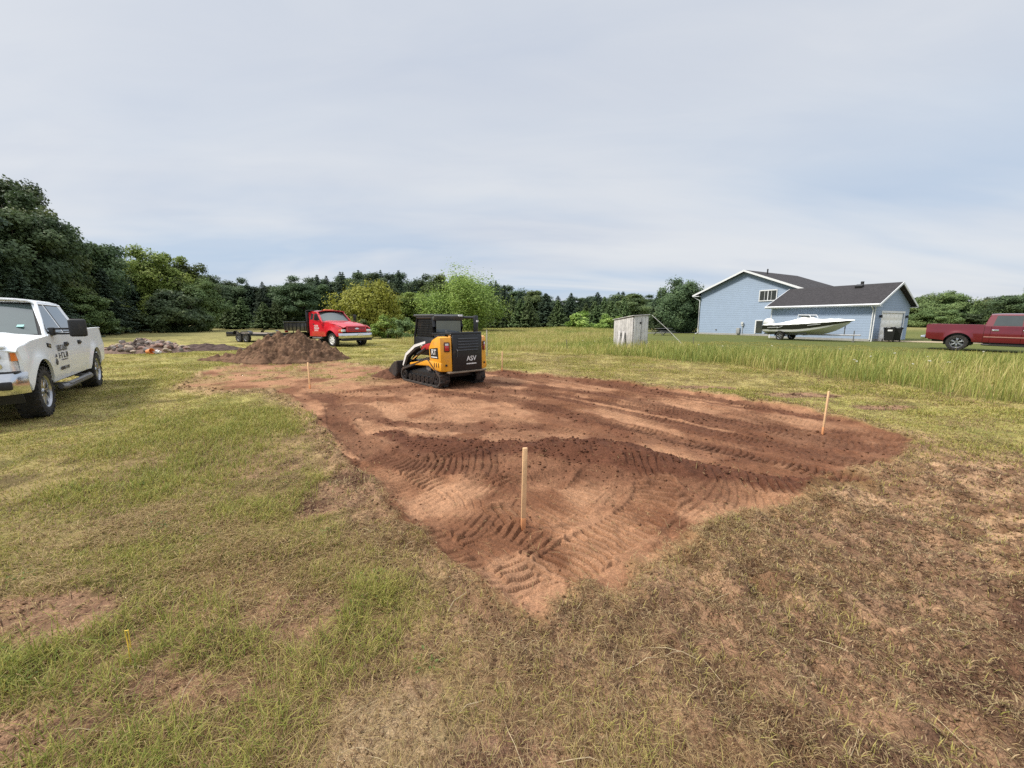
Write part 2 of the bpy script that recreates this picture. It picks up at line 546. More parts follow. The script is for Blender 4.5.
def ground_fields(x, y):
    """relief and soil at world points: dict of arrays"""
    x = np.asarray(x, np.float64); y = np.asarray(y, np.float64)
    r = np.hypot(x, y)
    near = r < 26
    out = {}
    z = 0.05 * (fbm(x, y, 9.0, 3, 3) - 0.5) * sstep(4, 12, r)
    z += 0.12 * sstep(17, 36, y) * sstep(6, 20, x) + 0.25 * (fbm(x, y, 60, 2, 5) - 0.5) * sstep(40, 120, r)
    pad = np.zeros_like(x); moist = np.zeros_like(x); torn = np.zeros_like(x); bare = np.zeros_like(x); ridge = np.zeros_like(x); press = np.zeros_like(x); padsd = np.full_like(x, -9.0); blot = np.zeros_like(x)
    xi, yi = x[near], y[near]
    if len(xi):
        n1 = fbm(xi, yi, 0.9, 4, 11) - 0.5
        n2 = fbm(xi, yi, 0.22, 3, 23) - 0.5
        sd = poly_sd(xi, yi, PAD)
        farpile = sstep(8.5, 11.5, yi) * sstep(-2.6, -5.0, xi)          # towards the soil heap the dirt is only scattered
        ts = poly_sd(xi, yi, TORN) + n1 * 1.0
        side = sstep(-.3, .5, ts)
        e = sd + n1 * (0.30 + 1.0 * farpile + .40 * side) + n2 * (0.18 + .30 * side)
        p = sstep(-0.05 - .22 * side, 0.10 + .12 * side, e)
        p *= 1 - farpile * sstep(0.46, 0.62, fbm(xi, yi, 0.55, 4, 41)) * 0.6
        # torn, raked-over sod to the right of the pad
        tn = sstep(-0.7, 0.7, ts) * (1 - p)
        tn = np.maximum(tn, sstep(-0.55, 0.0, e) * 0.75 * (1 - p))
        pt = fbm(xi, yi, 1.5, 4, 77)
        bn = sstep(0.60, 0.70, pt) * 0.75 * sstep(9, 3.5, np.hypot(xi, yi))
        for bx, by, ba, bb in BARE:
            q = np.sqrt(((xi - bx) / (ba * 1.25)) ** 2 + ((yi - by) / (bb * 1.3)) ** 2)
            bn = np.maximum(bn, sstep(1.25, 0.7, q + n1 * 1.2 + n2 * 0.7))
        bn *= 1 - p
        # ridge of loose soil across the pad
        dR, sR, tR, LR = line_st(xi, yi, RIDGE)
        prof = np.interp(sR / LR, [0, 0.12, 0.3, 0.5, 0.62, 0.75, 0.9, 1], [0.02, 0.08, 0.17, 0.27, 0.26, 0.17, 0.10, 0.0])
        wid = np.interp(sR / LR, [0, 0.3, 0.6, 0.8, 1], [0.3, 0.52, 0.60, 0.34, 0.18])
        rg = np.exp(-(dR / wid) ** 2 * (1.2 + 0.6 * n1))
        rz = prof * rg * (1 + 0.7 * n1) + 0.05 * n2 * rg * (prof > 0.04)
        # cleats
        tz = np.zeros_like(xi); tp = np.zeros_like(xi)
        for pts, w, dep, st in TRACKS:
            px_ = [q[0] for q in pts]; py_ = [q[1] for q in pts]
            sel = (xi > min(px_) - 0.5) & (xi < max(px_) + 0.5) & (yi > min(py_) - 0.5) & (yi < max(py_) + 0.5) & (sd > -0.15)
            if not sel.any(): continue
            d, s, t, L = line_st(xi[sel], yi[sel], pts)
            t = t + 0.03 * n1[sel]
            inn = sstep(w * 0.55, w * 0.46, np.abs(t)) * (d < w * 0.7) * sstep(0, 0.15, s) * sstep(L, L - 0.15, s)
            wear = (0.45 + 0.55 * sstep(0.40, 0.58, fbm(xi[sel], yi[sel], 0.55, 3, 131))) * (.55 + .45 * sstep(.34, .46, fbm(xi[sel], yi[sel], 0.16, 2, 133)))
            ph = (s + 0.05 * n2[sel] + 0.10 * np.abs(t)) / 0.080 * 2 * math.pi
            bars = sstep(-0.75, -0.30, np.sin(ph))
            dz_ = inn * (-dep * 0.45 + (bars - 0.5) * dep * 1.7 * st * wear)
            berm = np.exp(-((np.abs(t) - w * 0.58) / 0.05) ** 2) * (d < w) * dep * 0.5 * wear
            k = tz[sel]
            tz[sel] = k * (1 - inn) + dz_ + berm * (1 - inn)
            tp[sel] = np.maximum(tp[sel], inn * wear)
        tz *= 1 - 0.4 * sstep(0.5, 0.95, rg) * (prof > 0.12)
        mo = np.clip(rg * 1.5 * (prof > 0.03) , 0, 1) * sstep(-0.2, 0.25, 0.5 - dR / wid * 0.55 + n1 * 0.9)
        for pts, w in MOIST:
            d, s, t, L = line_st(xi, yi, pts)
            mo = np.maximum(mo, sstep(w * 1.35, w * 0.55, d + n1 * 0.38 + n2 * 0.25) * (0.62 + 0.5 * n1))
        mo = np.maximum(mo, sstep(0.55, 0.72, fbm(xi, yi, 1.3, 4, 51)) * 0.45 * sstep(0.2, 0.8, sd) * sstep(2.8, 3.8, xi * .77 + yi * .64))
        # lanes left by the passes along the pad
        pc = xi * LNRM[0] + yi * LNRM[1]; sc_ = xi * LANE[0] + yi * LANE[1]
        lane = fbm(pc + .10 * n1, sc_ * .04, 0.62, 4, 141)
        far_side = sstep(4.2, 4.9, pc)
        mo = np.maximum(mo, sstep(.53, .62, lane) * far_side * (.60 + .5 * n1))
        lane_h = (fbm(pc + .08 * n1, sc_ * .05, 0.38, 3, 143) - .5) * .07 * far_side * p
        mo *= p
        crumb = sstep(0.30, 0.62, fbm(xi, yi, 0.8, 3, 71))
        cl = np.maximum(fbm(xi, yi, 0.11, 3, 61) - 0.5, -0.06) * 0.06 * p * (0.30 + 0.6 * crumb * (1 - tp) + 0.9 * mo * (1 - 0.6 * tp))
        lip = np.exp(-((e - 0.02) / 0.09) ** 2) * sstep(0.35, 0.62, fbm(xi, yi, 0.5, 3, 91)) * 0.05
        zz = lane_h - 0.055 * sstep(-0.05, 0.3, e) * (1 - farpile * 0.7) + rz + tz * p + cl + lip
        zz += (1 - p) * (0.030 * (fbm(xi, yi, 0.55, 3, 29) - 0.5) * 2 * (0.5 + tn) + (0.018 + 0.062 * tn) * (fbm(xi, yi, 0.14, 3, 37) - 0.5) * 2)
        zz += .035 * np.exp(-((xi - .07) ** 2 + (yi - 3.03) ** 2) / .012) * (1 + n2)
        zz -= 0.02 * bn
        z[near] += zz
        pad[near] = p; moist[near] = mo; torn[near] = tn; bare[near] = bn; ridge[near] = rg; press[near] = tp; padsd[near] = e
    out.update(z=z, pad=pad, moist=moist, torn=torn, bare=bare, ridge=ridge, press=press, r=r, sd=padsd)
    return out

def gz(x, y):
    return float(ground_fields(np.array([x]), np.array([y]))['z'][0])

MEADOW = [(60, 6.0), (10.6, 7.2), (10.2, 9.2), (9.6, 11.4), (8.4, 14.2), (6.1, 17.4), (2.6, 20.2), (-0.7, 21.6), (-6, 24.5), (-9, 31), (-16, 60), (-30, 92), (18, 95), (16, 60), (11.5, 40), (9.6, 31), (9.4, 25), (10.6, 20.5), (12.8, 18.2), (15.6, 16.4), (18.2, 14.6), (60, 13.5)]
def meadow_mask(x, y):
    m = np.zeros_like(x)
    sel = (y > 5) & (y < 110)
    m[sel] = sstep(-0.5, 0.5, poly_sd(x[sel], y[sel], MEADOW) + (fbm(x[sel], y[sel], 1.6, 3, 19) - 0.5) * 1.6)
    return m

C = lambda *a: np.array(a, np.float64)
def lerp(a, b, t):
    return a * (1 - t[:, None]) + b * t[:, None]

def ground_colour(x, y, F):
    g1 = fbm(x, y, 2.2, 4, 101); g2 = fbm(x, y, 0.35, 4, 103); g3 = fbm(x, y, 14, 3, 107)
    thatch = lerp(C(.100, .068, .034)[None], C(.235, .172, .080)[None], sstep(.3, .7, g2))
    green = lerp(C(.105, .102, .028)[None], C(.208, .190, .060)[None], sstep(.3, .7, g2))
    gm = sstep(0.38, 0.62, g1 * 0.55 + g3 * 0.45) * 0.65 + 0.2
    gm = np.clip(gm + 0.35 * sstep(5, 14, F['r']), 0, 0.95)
    c = lerp(thatch, green, gm)
    straw = sstep(0.52, 0.66, fbm(x, y, 1.1, 4, 111)) * 0.5
    c = lerp(c, np.broadcast_to(C(.25, .20, .085), c.shape), straw * .55 * sstep(3, 9, F['r']))
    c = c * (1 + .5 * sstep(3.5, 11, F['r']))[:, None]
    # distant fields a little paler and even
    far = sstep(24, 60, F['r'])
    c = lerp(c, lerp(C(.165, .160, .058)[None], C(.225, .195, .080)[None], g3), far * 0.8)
    lawn = sstep(15, 19, y + (x - 12) * .35) * sstep(6, 10, x) * sstep(75, 50, y)
    c = lerp(c, lerp(C(.080, .098, .026)[None], C(.130, .136, .040)[None], g3), lawn * .9)
    dirt_dry = lerp(C(.155, .070, .037)[None], C(.300, .158, .088)[None], sstep(.34, .64, fbm(x, y, 0.7, 5, 121)))
    pale = sstep(0.56, 0.66, fbm(x, y, 1.7, 3, 127)) * (1 - F['moist'])
    lawn = sstep(15, 19, y + (x - 12) * .35) * sstep(6, 10, x) * sstep(75, 50, y)
    c = lerp(c, lerp(C(.080, .098, .026)[None], C(.130, .136, .040)[None], g3), lawn * .9)
    dirt_dry = lerp(dirt_dry, np.broadcast_to(C(.35, .192, .110), c.shape), pale * 0.5)
    for qx, qy, qa, qb, qt in ((.08, 2.28, .26, .40, .62), (1.32, 2.74, .55, .17, .52), (.80, 3.72, .36, .22, .5), (-2.67, 7.15, .5, .9, .6), (-1.1, 5.9, .7, .35, .4), (-.62, 3.6, .5, .25, .7), (1.8, 3.3, .4, .22, .45)):
        ux, uy = (x - qx) * math.cos(qt) + (y - qy) * math.sin(qt), -(x - qx) * math.sin(qt) + (y - qy) * math.cos(qt)
        k = sstep(.06, -.05, np.maximum(np.abs(ux) - qa, np.abs(uy) - qb) + (g2 - .5) * .22 + (g1 - .5) * .5) * (1 - F['moist'])
        dirt_dry = lerp(dirt_dry, np.broadcast_to(C(.36, .200, .115), c.shape), k * .7)
    dirt_moist = lerp(C(.070, .028, .016)[None], C(.120, .050, .028)[None], g2)
    dirt = lerp(dirt_dry, dirt_moist, np.clip(F['moist'] * 1.15, 0, 1))
    dirt = lerp(dirt, dirt * 0.72, F['press'] * 0.35)
    tornc = lerp(C(.165, .094, .053)[None], C(.360, .230, .135)[None], sstep(.35, .62, fbm(x, y, 0.16, 4, 133)))
    barec = lerp(C(.105, .056, .036)[None], C(.26, .155, .095)[None], sstep(.35, .62, fbm(x, y, 0.3, 4, 137)))
    c = lerp(c, tornc, np.clip(F['torn'] * 1.1, 0, 1))
    pale = sstep(1.3, .5, np.hypot((x + .50) / .34, (y - 1.36) / .26) + (g2 - .5) * .8)
    barec = lerp(barec, lerp(C(.26, .185, .105)[None], C(.46, .345, .205)[None], g2), pale * .85)
    c = lerp(c, barec, F['bare'])
    c = lerp(c, dirt, F['pad'])
    return np.clip(c, 0.01, 0.8)

def build_ground():
    th = np.concatenate([np.arange(-70, 70.001, 0.115), np.arange(75, 286, 3.0)])
    th = np.radians(th)
    rs = [0.35]
    while rs[-1] < 1600:
        r = rs[-1]
        rs.append(r + (max(0.010, 0.0039 * r) if r < 14 else 0.03 * r))
    rs = np.array(rs)
    A, B = np.meshgrid(th, rs, indexing='ij')
    x = (B * np.sin(A)).ravel(); y = (B * np.cos(A)).ravel()
    F = ground_fields(x, y)
    me_m = meadow_mask(x, y)
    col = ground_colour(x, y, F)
    z = F['z']
    nt, nr = len(th), len(rs)
    idx = np.arange(nt * nr).reshape(nt, nr)
    nxt = np.roll(idx, -1, axis=0)
    q = np.stack([idx[:, :-1], idx[:, 1:], nxt[:, 1:], nxt[:, :-1]], -1).reshape(-1, 4)[:, ::-1]
    verts = np.c_[x, y, z]
    cen = len(verts)
    verts = np.vstack([verts, [[0, 0, 0]]])
    col = np.vstack([col, col[:1]])
    tri = np.c_[idx[:, 0], nxt[:, 0], np.full(nt, cen)][:, ::-1]
    loops = np.concatenate([q.ravel(), tri.ravel()])
    starts = np.concatenate([np.arange(len(q)) * 4, len(q) * 4 + np.arange(len(tri)) * 3])
    app = lambda a: np.append(a, 0.0)
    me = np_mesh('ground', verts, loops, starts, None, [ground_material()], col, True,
                 {'dirt': app(np.maximum(F['pad'], np.maximum(F['bare'], F['torn'] * 0.6))), 'moist': app(F['moist'])})
    o = link_mesh('ground', me)
    o['kind'] = 'structure'
    return o

def ground_material():
    m = bpy.data.materials.new('ground_soil_and_turf'); m.use_nodes = True
    t = m.node_tree; b = t.nodes['Principled BSDF']
    b.inputs['Roughness'].default_value = 0.95; b.inputs['Specular IOR Level'].default_value = 0.15
    g = t.nodes.new('ShaderNodeNewGeometry')
    a = t.nodes.new('ShaderNodeAttribute'); a.attribute_name = 'Col'
    d = t.nodes.new('ShaderNodeAttribute'); d.attribute_name = 'dirt'
    def noise(scale, det, rg):
        n = t.nodes.new('ShaderNodeTexNoise'); n.inputs['Scale'].default_value = scale
        n.inputs['Detail'].default_value = det; n.inputs['Roughness'].default_value = rg
        t.links.new(g.outputs['Position'], n.inputs['Vector']); return n.outputs[0]
    def rng(v, lo, hi, a_, b_):
        n = t.nodes.new('ShaderNodeMapRange'); n.inputs[1].default_value = lo; n.inputs[2].default_value = hi
        n.inputs[3].default_value = a_; n.inputs[4].default_value = b_; t.links.new(v, n.inputs[0]); return n.outputs[0]
    n1 = noise(55, 5, 0.7); n2 = noise(7, 6, 0.7)
    def mul(p, q):
        n = t.nodes.new('ShaderNodeMath'); n.operation = 'MULTIPLY'; t.links.new(p, n.inputs[0]); t.links.new(q, n.inputs[1]); return n.outputs[0]
    v = mul(rng(n1, .3, .7, .62, 1.38), rng(n2, .3, .7, .78, 1.22))
    hs = t.nodes.new('ShaderNodeHueSaturation'); t.links.new(a.outputs['Color'], hs.inputs['Color']); t.links.new(v, hs.inputs['Value'])
    n4 = noise(190, 3, 0.6)
    hs2 = t.nodes.new('ShaderNodeHueSaturation'); t.links.new(hs.outputs[0], hs2.inputs['Color']); t.links.new(rng(n4, .32, .68, .62, 1.38), hs2.inputs['Value'])
    t.links.new(hs2.outputs[0], b.inputs['Base Color'])
    n3 = noise(28, 6, 0.7)
    bp = t.nodes.new('ShaderNodeBump'); bp.inputs['Distance'].default_value = 0.025
    t.links.new(rng(d.outputs['Fac'], 0, 1, 0.75, 0.55), bp.inputs['Strength'])
    t.links.new(n3, bp.inputs['Height']); t.links.new(bp.outputs[0], b.inputs['Normal'])
    return m

build_ground()

def at_ground(x, y, dz=0.0):
    return (x, y, gz(x, y) + dz)
# ------------------------------------------------------------------ grass, straw and meadow, blade by blade
M_GRASS = leaf_mat('grass_blades', 0.35, 0.55)
NR = np.random.default_rng(5)

def blades_mesh(name, x, y, z, h, w, lean, az, col, colb, flat=None):
    """each blade: five points, curving over along az"""
    n = len(x)
    dx, dy = np.cos(az), np.sin(az)
    tx, ty = -dy, dx                                              # across the blade
    sl = np.sin(lean); cl_ = np.cos(lean)
    v = np.zeros((n, 5, 3))
    m1 = 0.55
    bx1, bz1 = h * m1 * sl * 0.7, h * m1 * (1 - (1 - cl_) * 0.6)
    bx2, bz2 = h * sl * 1.15, h * cl_
    if flat is not None:
        bz2 = np.where(flat, 0.006, bz2); bz1 = np.where(flat, h * 0.03 + 0.004, bz1)
    bz2 = np.maximum(bz2, 0.004)
    hw = w * 0.5
    v[:, 0] = np.c_[x - tx * hw, y - ty * hw, z]
    v[:, 1] = np.c_[x + tx * hw, y + ty * hw, z]
    v[:, 2] = np.c_[x + dx * bx1 - tx * hw * .8, y + dy * bx1 - ty * hw * .8, z + bz1]
    v[:, 3] = np.c_[x + dx * bx1 + tx * hw * .8, y + dy * bx1 + ty * hw * .8, z + bz1]
    v[:, 4] = np.c_[x + dx * bx2, y + dy * bx2, z + bz2]
    base = np.arange(n)[:, None] * 5
    loops = (base + np.array([[0, 1, 3, 2, 2, 3, 4]])).ravel()
    st = (np.arange(n)[:, None] * 7 + np.array([[0, 4]])).ravel()
    c = np.zeros((n, 5, 3))
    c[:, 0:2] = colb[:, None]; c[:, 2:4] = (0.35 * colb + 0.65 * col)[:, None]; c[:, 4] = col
    return np_mesh(name, v.reshape(-1, 3), loops, st, None, [M_GRASS], c.reshape(-1, 3), False)

def scatter(n, r0, r1, p, amax=68):
    """random points round the camera, thinning out as r**-p"""
    u = NR.random(n)
    k = 2 - p
    r = (r0 ** k + u * (r1 ** k - r0 ** k)) ** (1 / k) if abs(k) > 1e-6 else r0 * (r1 / r0) ** u
    a = np.radians(NR.uniform(-amax, amax, n))
    return r * np.sin(a), r * np.cos(a)

GREEN = [C(.150, .205, .036), C(.235, .262, .052), C(.355, .330, .078), C(.470, .385, .140)]
STRAW = [C(.37, .275, .115), C(.52, .40, .20), C(.26, .160, .075), C(.125, .070, .038)]
def pick(pal, u):
    f = np.clip(u, 0, 0.9999) * (len(pal) - 1)
    i = f.astype(int); t = (f - i)[:, None]
    pal = np.array(pal)
    return pal[i] * (1 - t) + pal[i + 1] * t

def build_lawn():
    # tufts: the bases are drawn first, then a handful of blades round each
    tx, ty = scatter(190000, 0.9, 34, 1.42)
    F = ground_fields(tx, ty)
    lush = fbm(tx, ty, 1.3, 4, 201); lush2 = fbm(tx, ty, 0.4, 3, 203)
    dens = (1 - F['pad'] * 0.995) * (1 - 0.76 * F['torn']) * (1 - 0.96 * F['bare']) * (0.30 + 0.70 * sstep(.38, .60, lush * .5 + lush2 * .5))
    mead = meadow_mask(tx, ty)
    keep = NR.random(len(tx)) < dens * (1 - 0.8 * mead)
    tx, ty = tx[keep], ty[keep]; lush = lush[keep]; torn = F['torn'][keep]
    k = 6
    n = len(tx) * k
    rr = np.hypot(tx, ty)
    spread = np.clip(0.012 + 0.006 * rr, 0.02, 0.12)
    bx = np.repeat(tx, k) + NR.normal(0, 1, n) * np.repeat(spread, k)
    by = np.repeat(ty, k) + NR.normal(0, 1, n) * np.repeat(spread, k)
    F2 = ground_fields(bx, by)
    ok = F2['pad'] < 0.55
    bx, by = bx[ok], by[ok]; z = F2['z'][ok]
    L = np.repeat(lush, k)[ok]; T = np.repeat(torn, k)[ok]; r = np.hypot(bx, by); n = len(bx)
    size = np.repeat(NR.uniform(0.6, 1.25, len(tx)), k)[ok]
    big = np.clip(sstep(.48, .68, L), 0, 1)
    h = (0.030 + 0.055 * big + 0.022 * NR.random(n) + 0.02 * sstep(4, 1.5, r)) * size * np.where(r > 9, 0.8, 1.0)
    w = np.clip(0.0017 + 0.00085 * r, 0.0026, 0.02) * NR.uniform(.7, 1.3, n)
    lean = NR.uniform(0.15, 1.25, n)
    az = NR.uniform(0, 2 * math.pi, n)
    u = np.clip(0.66 - 0.7 * (L - 0.46) + NR.normal(0, .26, n) + 0.25 * T + 0.12 * sstep(4, 12, r), 0, 1)
    col = pick(GREEN, u) * NR.uniform(.8, 1.2, n)[:, None]
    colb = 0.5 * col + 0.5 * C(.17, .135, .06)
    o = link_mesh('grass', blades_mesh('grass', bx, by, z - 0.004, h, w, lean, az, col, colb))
    tag(o, 'short patchy mown grass, green and yellow, round the bare pad', 'grass', kind='stuff')

def build_straw(N=420000, r0=0.9, r1=20, pw=1.45, name='cut_straw', label='dry mown clippings and thatch lying over the turf'):
    bx, by = scatter(N, r0, r1, pw)
    F = ground_fields(bx, by)
    cl_ = fbm(bx, by, 0.5, 4, 301)
    dens = (1 - F['pad'] * 0.985) * (0.35 + 0.65 * sstep(.38, .60, cl_)) * (1 - 0.25 * F['torn']) * (1 - 0.78 * F['bare']) * (1 - .35 * sstep(2.6, 4.5, np.hypot(bx, by)) * (bx < 1))
    keep = NR.random(len(bx)) < dens
    bx, by, z = bx[keep], by[keep], F['z'][keep]; torn = F['torn'][keep]; cl_ = cl_[keep]
    n = len(bx); r = np.hypot(bx, by)
    h = NR.uniform(0.025, 0.085, n) * (1 + 0.9 * (NR.random(n) < .06)) * (1 - .35 * torn); w = np.clip(0.0012 + 0.0008 * r, 0.002, 0.014) * NR.uniform(.6, 1.3, n)
    u = np.clip(NR.random(n) ** 1.2 * 0.9 + 0.34 * torn, 0, 1)
    col = pick(STRAW, u) * NR.uniform(.75, 1.15, n)[:, None]
    flow = fbm(bx, by, 2.0, 2, 307) * 6
    az = flow + NR.normal(0, 1.2, n)
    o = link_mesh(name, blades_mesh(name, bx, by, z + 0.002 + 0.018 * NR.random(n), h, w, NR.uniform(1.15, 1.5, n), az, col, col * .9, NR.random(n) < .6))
    tag(o, label, 'dry grass', kind='stuff')

def build_meadow():
    n = 600000
    bx = NR.uniform(-16, 46, n); by = 6.2 + (NR.random(n) ** 1.5) * 70
    m = meadow_mask(bx, by)
    inview = np.abs(bx) < by * 1.75 + 2
    keep = (NR.random(n) < m * (0.35 + 0.65 * sstep(.35, .6, fbm(bx, by, 1.4, 3, 401)))) & inview
    bx, by = bx[keep], by[keep]; n = len(bx)
    r = np.hypot(bx, by)
    z = ground_fields(bx, by)['z']
    lay = fbm(bx, by, 3.5, 4, 403)
    edge = sstep(-0.2, 2.2, poly_sd(bx, by, MEADOW))
    right = sstep(3.0, 8.0, bx)
    h = (0.28 + 0.20 * lay + 0.24 * right) * NR.uniform(.5, 1.25, n) * (0.78 + 0.22 * edge)
    w = np.clip(0.0012 * r, 0.005, 0.05) * NR.uniform(.6, 1.2, n)
    u = np.clip(0.20 - .12 * right + 1.0 * (lay - 0.2) + NR.normal(0, .22, n), 0, 1)
    pal = [C(.170, .225, .055), C(.27, .30, .075), C(.38, .36, .11), C(.50, .42, .18), C(.44, .36, .16)]
    col = pick(pal, u)
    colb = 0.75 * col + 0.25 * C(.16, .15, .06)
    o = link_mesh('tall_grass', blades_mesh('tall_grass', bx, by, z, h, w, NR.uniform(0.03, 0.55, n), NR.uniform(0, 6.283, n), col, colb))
    tag(o, 'uncut meadow grass gone to seed beyond the mown strip', 'tall grass', kind='stuff')
    # white flowering heads here and there
    m_ = MB()
    rr = random.Random(3)
    for _ in range(70):
        x = rr.uniform(4, 26); y = rr.uniform(9, 28)
        if meadow_mask(np.array([x]), np.array([y]))[0] < .7: continue
        zz = gz(x, y) + rr.uniform(.42, .6)
        for q in range(7):
            a = rr.uniform(0, 6.28); d = rr.uniform(0, .035)
            m_.box((x + d * math.cos(a), y + d * math.sin(a), zz + rr.uniform(-.01, .01)), (.022, .022, .012), (rr.uniform(-.4, .4), rr.uniform(-.4, .4), a))
        m_.tube([(x, y, zz - .45), (x, y, zz)], .004, 4, 1)
    o = m_.build('wildflowers', [mat('umbel_white', (.62, .62, .52)), mat('flower_stem', (.12, .15, .05))])
    tag(o, 'sprinkle of white umbel flowers in the tall meadow grass', 'wildflowers', kind='stuff')

def build_clods():
    """loose crumbs of soil on the pad and the torn sod"""
    n = 60000
    x, y = scatter(n, 1.1, 15, 1.2, 60)
    F = ground_fields(x, y)
    p = np.clip(F['moist'] * 0.5 + F['torn'] * 0.5 + F['bare'] * 0.3 + F['pad'] * 0.04 + np.exp(-(F['sd'] / .12) ** 2) * 0.4, 0, 1) * (1 - 0.7 * F['press']) * (1 - .55 * sstep(5, 8, np.hypot(x, y)))
    k = NR.random(n) < p
    x, y, z = x[k], y[k], F['z'][k]; mo = F['moist'][k]; n = len(x); r = np.hypot(x, y)
    s = np.clip(np.exp(NR.normal(0, .5, n)), .4, 2.0) * np.clip(0.0045 + 0.0013 * r, .005, .02)
    b = np.array([[1, 0, 0], [-1, 0, 0], [0, 1, 0], [0, -1, 0], [0, 0, 1], [0, 0, -1]], float)
    v = b[None] * s[:, None, None] * NR.uniform(.6, 1.35, (n, 6, 1)) + NR.normal(0, .18, (n, 6, 3)) * s[:, None, None]
    v[:, :, 2] *= .75
    v += np.c_[x, y, z + s * .25][:, None]
    f = np.array([[0, 2, 4], [2, 1, 4], [1, 3, 4], [3, 0, 4], [2, 0, 5], [1, 2, 5], [3, 1, 5], [0, 3, 5]])
    loops = (np.arange(n)[:, None, None] * 6 + f[None]).ravel()
    c = ground_colour(x, y, {q_: v_[k] for q_, v_ in F.items()}) * NR.uniform(.55, 1.05, n)[:, None]
    m = bpy.data.materials.new('soil_crumbs'); m.use_nodes = True
    t = m.node_tree; bs = t.nodes['Principled BSDF']; bs.inputs['Roughness'].default_value = .95; bs.inputs['Specular IOR Level'].default_value = .15
    a = t.nodes.new('ShaderNodeAttribute'); a.attribute_name = 'Col'; t.links.new(a.outputs['Color'], bs.inputs['Base Color'])
    me = np_mesh('soil_crumbs', v.reshape(-1, 3), loops, np.arange(n * 8) * 3, None, [m], np.repeat(c, 6, 0), True)
    tag(link_mesh('soil_crumbs', me), 'loose crumbs and clods of reddish soil scattered over the pad', 'soil', kind='stuff')

def build_debris():
    """shredded roots, stems and sod crumbs raked over the torn ground"""
    bx, by = scatter(420000, 0.9, 11, 1.2, 62)
    F = ground_fields(bx, by)
    keep = NR.random(len(bx)) < np.clip(F['torn'] * .62 + F['bare'] * .3, 0, 1) * (1 - F['pad']) * (.25 + .75 * sstep(.36, .56, fbm(bx, by, .35, 4, 611)))
    bx, by, z = bx[keep], by[keep], F['z'][keep]; n = len(bx); r = np.hypot(bx, by)
    h = NR.uniform(.012, .050, n) * (1 + NR.random(n) * (NR.random(n) < .1)); w = np.clip(.0014 + .0009 * r, .0022, .012) * NR.uniform(.6, 1.7, n)
    u = NR.random(n)
    col = pick([C(.120, .070, .042), C(.230, .145, .080), C(.430, .310, .170), C(.600, .470, .260), C(.360, .330, .120)], u ** 1.25) * NR.uniform(.7, 1.2, n)[:, None]
    o = link_mesh('sod_debris', blades_mesh('sod_debris', bx, by, z + .003 + .016 * NR.random(n) ** 2, h, w, NR.uniform(.6, 1.5, n), NR.uniform(0, 6.283, n), col, col * .8, NR.random(n) < .55))
    tag(o, 'shredded roots and dead stems raked over the torn brown ground', 'debris', kind='stuff')

def build_weeds():
    """small broad leafed weeds between the grass"""
    q = random.Random(77); V = []; Cc = []
    for i in range(190):
        a = q.uniform(-1.05, 1.05); r = 1.1 + 4.5 * q.random() ** 1.6
        cx, cy = r * math.sin(a), r * math.cos(a)
        f = ground_fields(np.array([cx]), np.array([cy]))
        if f['pad'][0] > .2 or f['bare'][0] > .5 or f['torn'][0] > .3: continue
        tone = q.uniform(.8, 1.25)
        for k in range(q.randrange(8, 22)):
            t = q.uniform(0, 6.283); d = q.uniform(.005, .075); L = q.uniform(.018, .036); w = L * q.uniform(.35, .55); e = q.uniform(.1, .9); z = float(f['z'][0]) + q.uniform(.008, .045)
            o = np.array([cx + d * math.cos(t), cy + d * math.sin(t), z]); u = np.array([math.cos(t) * math.cos(e), math.sin(t) * math.cos(e), math.sin(e)]); s = np.array([-math.sin(t), math.cos(t), 0])
            V += [o, o + u * L * .5 + s * w * .5, o + u * L - np.array([0, 0, L * .2]), o + u * L * .5 - s * w * .5]
            c = C(.125, .175, .045) * tone * q.uniform(.8, 1.25); Cc += [c] * 4
    n = len(V) // 4
    o = link_mesh('weeds', np_mesh('weeds', np.array(V), np.arange(n * 4), np.arange(n) * 4, None, [M_GRASS], np.array(Cc), False))
    tag(o, 'small broad leafed weeds scattered through the near grass', 'weeds', kind='stuff')

build_debris(); build_weeds(); build_lawn(); build_straw(); build_straw(260000, 0.9, 4.6, 0.9, 'matted_thatch', 'matted dead grass in the turf close to the camera')
build_meadow(); build_clods()
# ------------------------------------------------------------------ shared vehicle materials
M_RUBBER = mat('tyre_rubber', (.022, .021, .020), .85, var=.3, scale=12, dust=((.11, .085, .06), 6, .35))
M_BLACK = mat('black_plastic', (.018, .018, .019), .55, var=.2, dust=((.08, .065, .05), 5, .15))
M_BLACKPAINT = mat('black_paint', (.016, .016, .018), .35, coat=.3, var=.2, dust=((.09, .07, .05), 4, .2))
M_CHROME = mat('chrome', (.72, .73, .75), .16, 1.0, var=.08, scale=3)
M_ALLOY = mat('alloy_rim', (.50, .51, .53), .30, 1.0, var=.15, scale=8)
M_STEEL = mat('grey_steel', (.20, .20, .205), .5, .6, var=.25, scale=10)
M_GLASS = glass_mat('vehicle_glass', (.035, .045, .045))
M_GLASS_PALE = glass_mat('windscreen_glass', (.060, .085, .080), .05)
M_LAMP = mat('headlamp_lens', (.82, .83, .84), .18, .35, coat=1.0, var=.3, scale=9)
M_AMBER = mat('amber_lens', (.80, .22, .03), .2, coat=.8)
M_REDLENS = mat('red_lens', (.45, .012, .015), .2, coat=.8)
M_WHITE = mat('white_car_paint', (.83, .865, .89), .35, coat=.35, var=.02, scale=2)
M_MAROON = mat('dark_red_car_paint', (.130, .006, .014), .25, coat=.8, var=.10, scale=2)
M_RED = mat('bright_red_truck_paint', (.55, .010, .022), .28, coat=.7, var=.08, scale=2)
M_DECAL = mat('dark_decal', (.06, .06, .065), .5, var=.3)
M_PALE = mat('pale_decal', (.72, .72, .72), .5, var=.1)

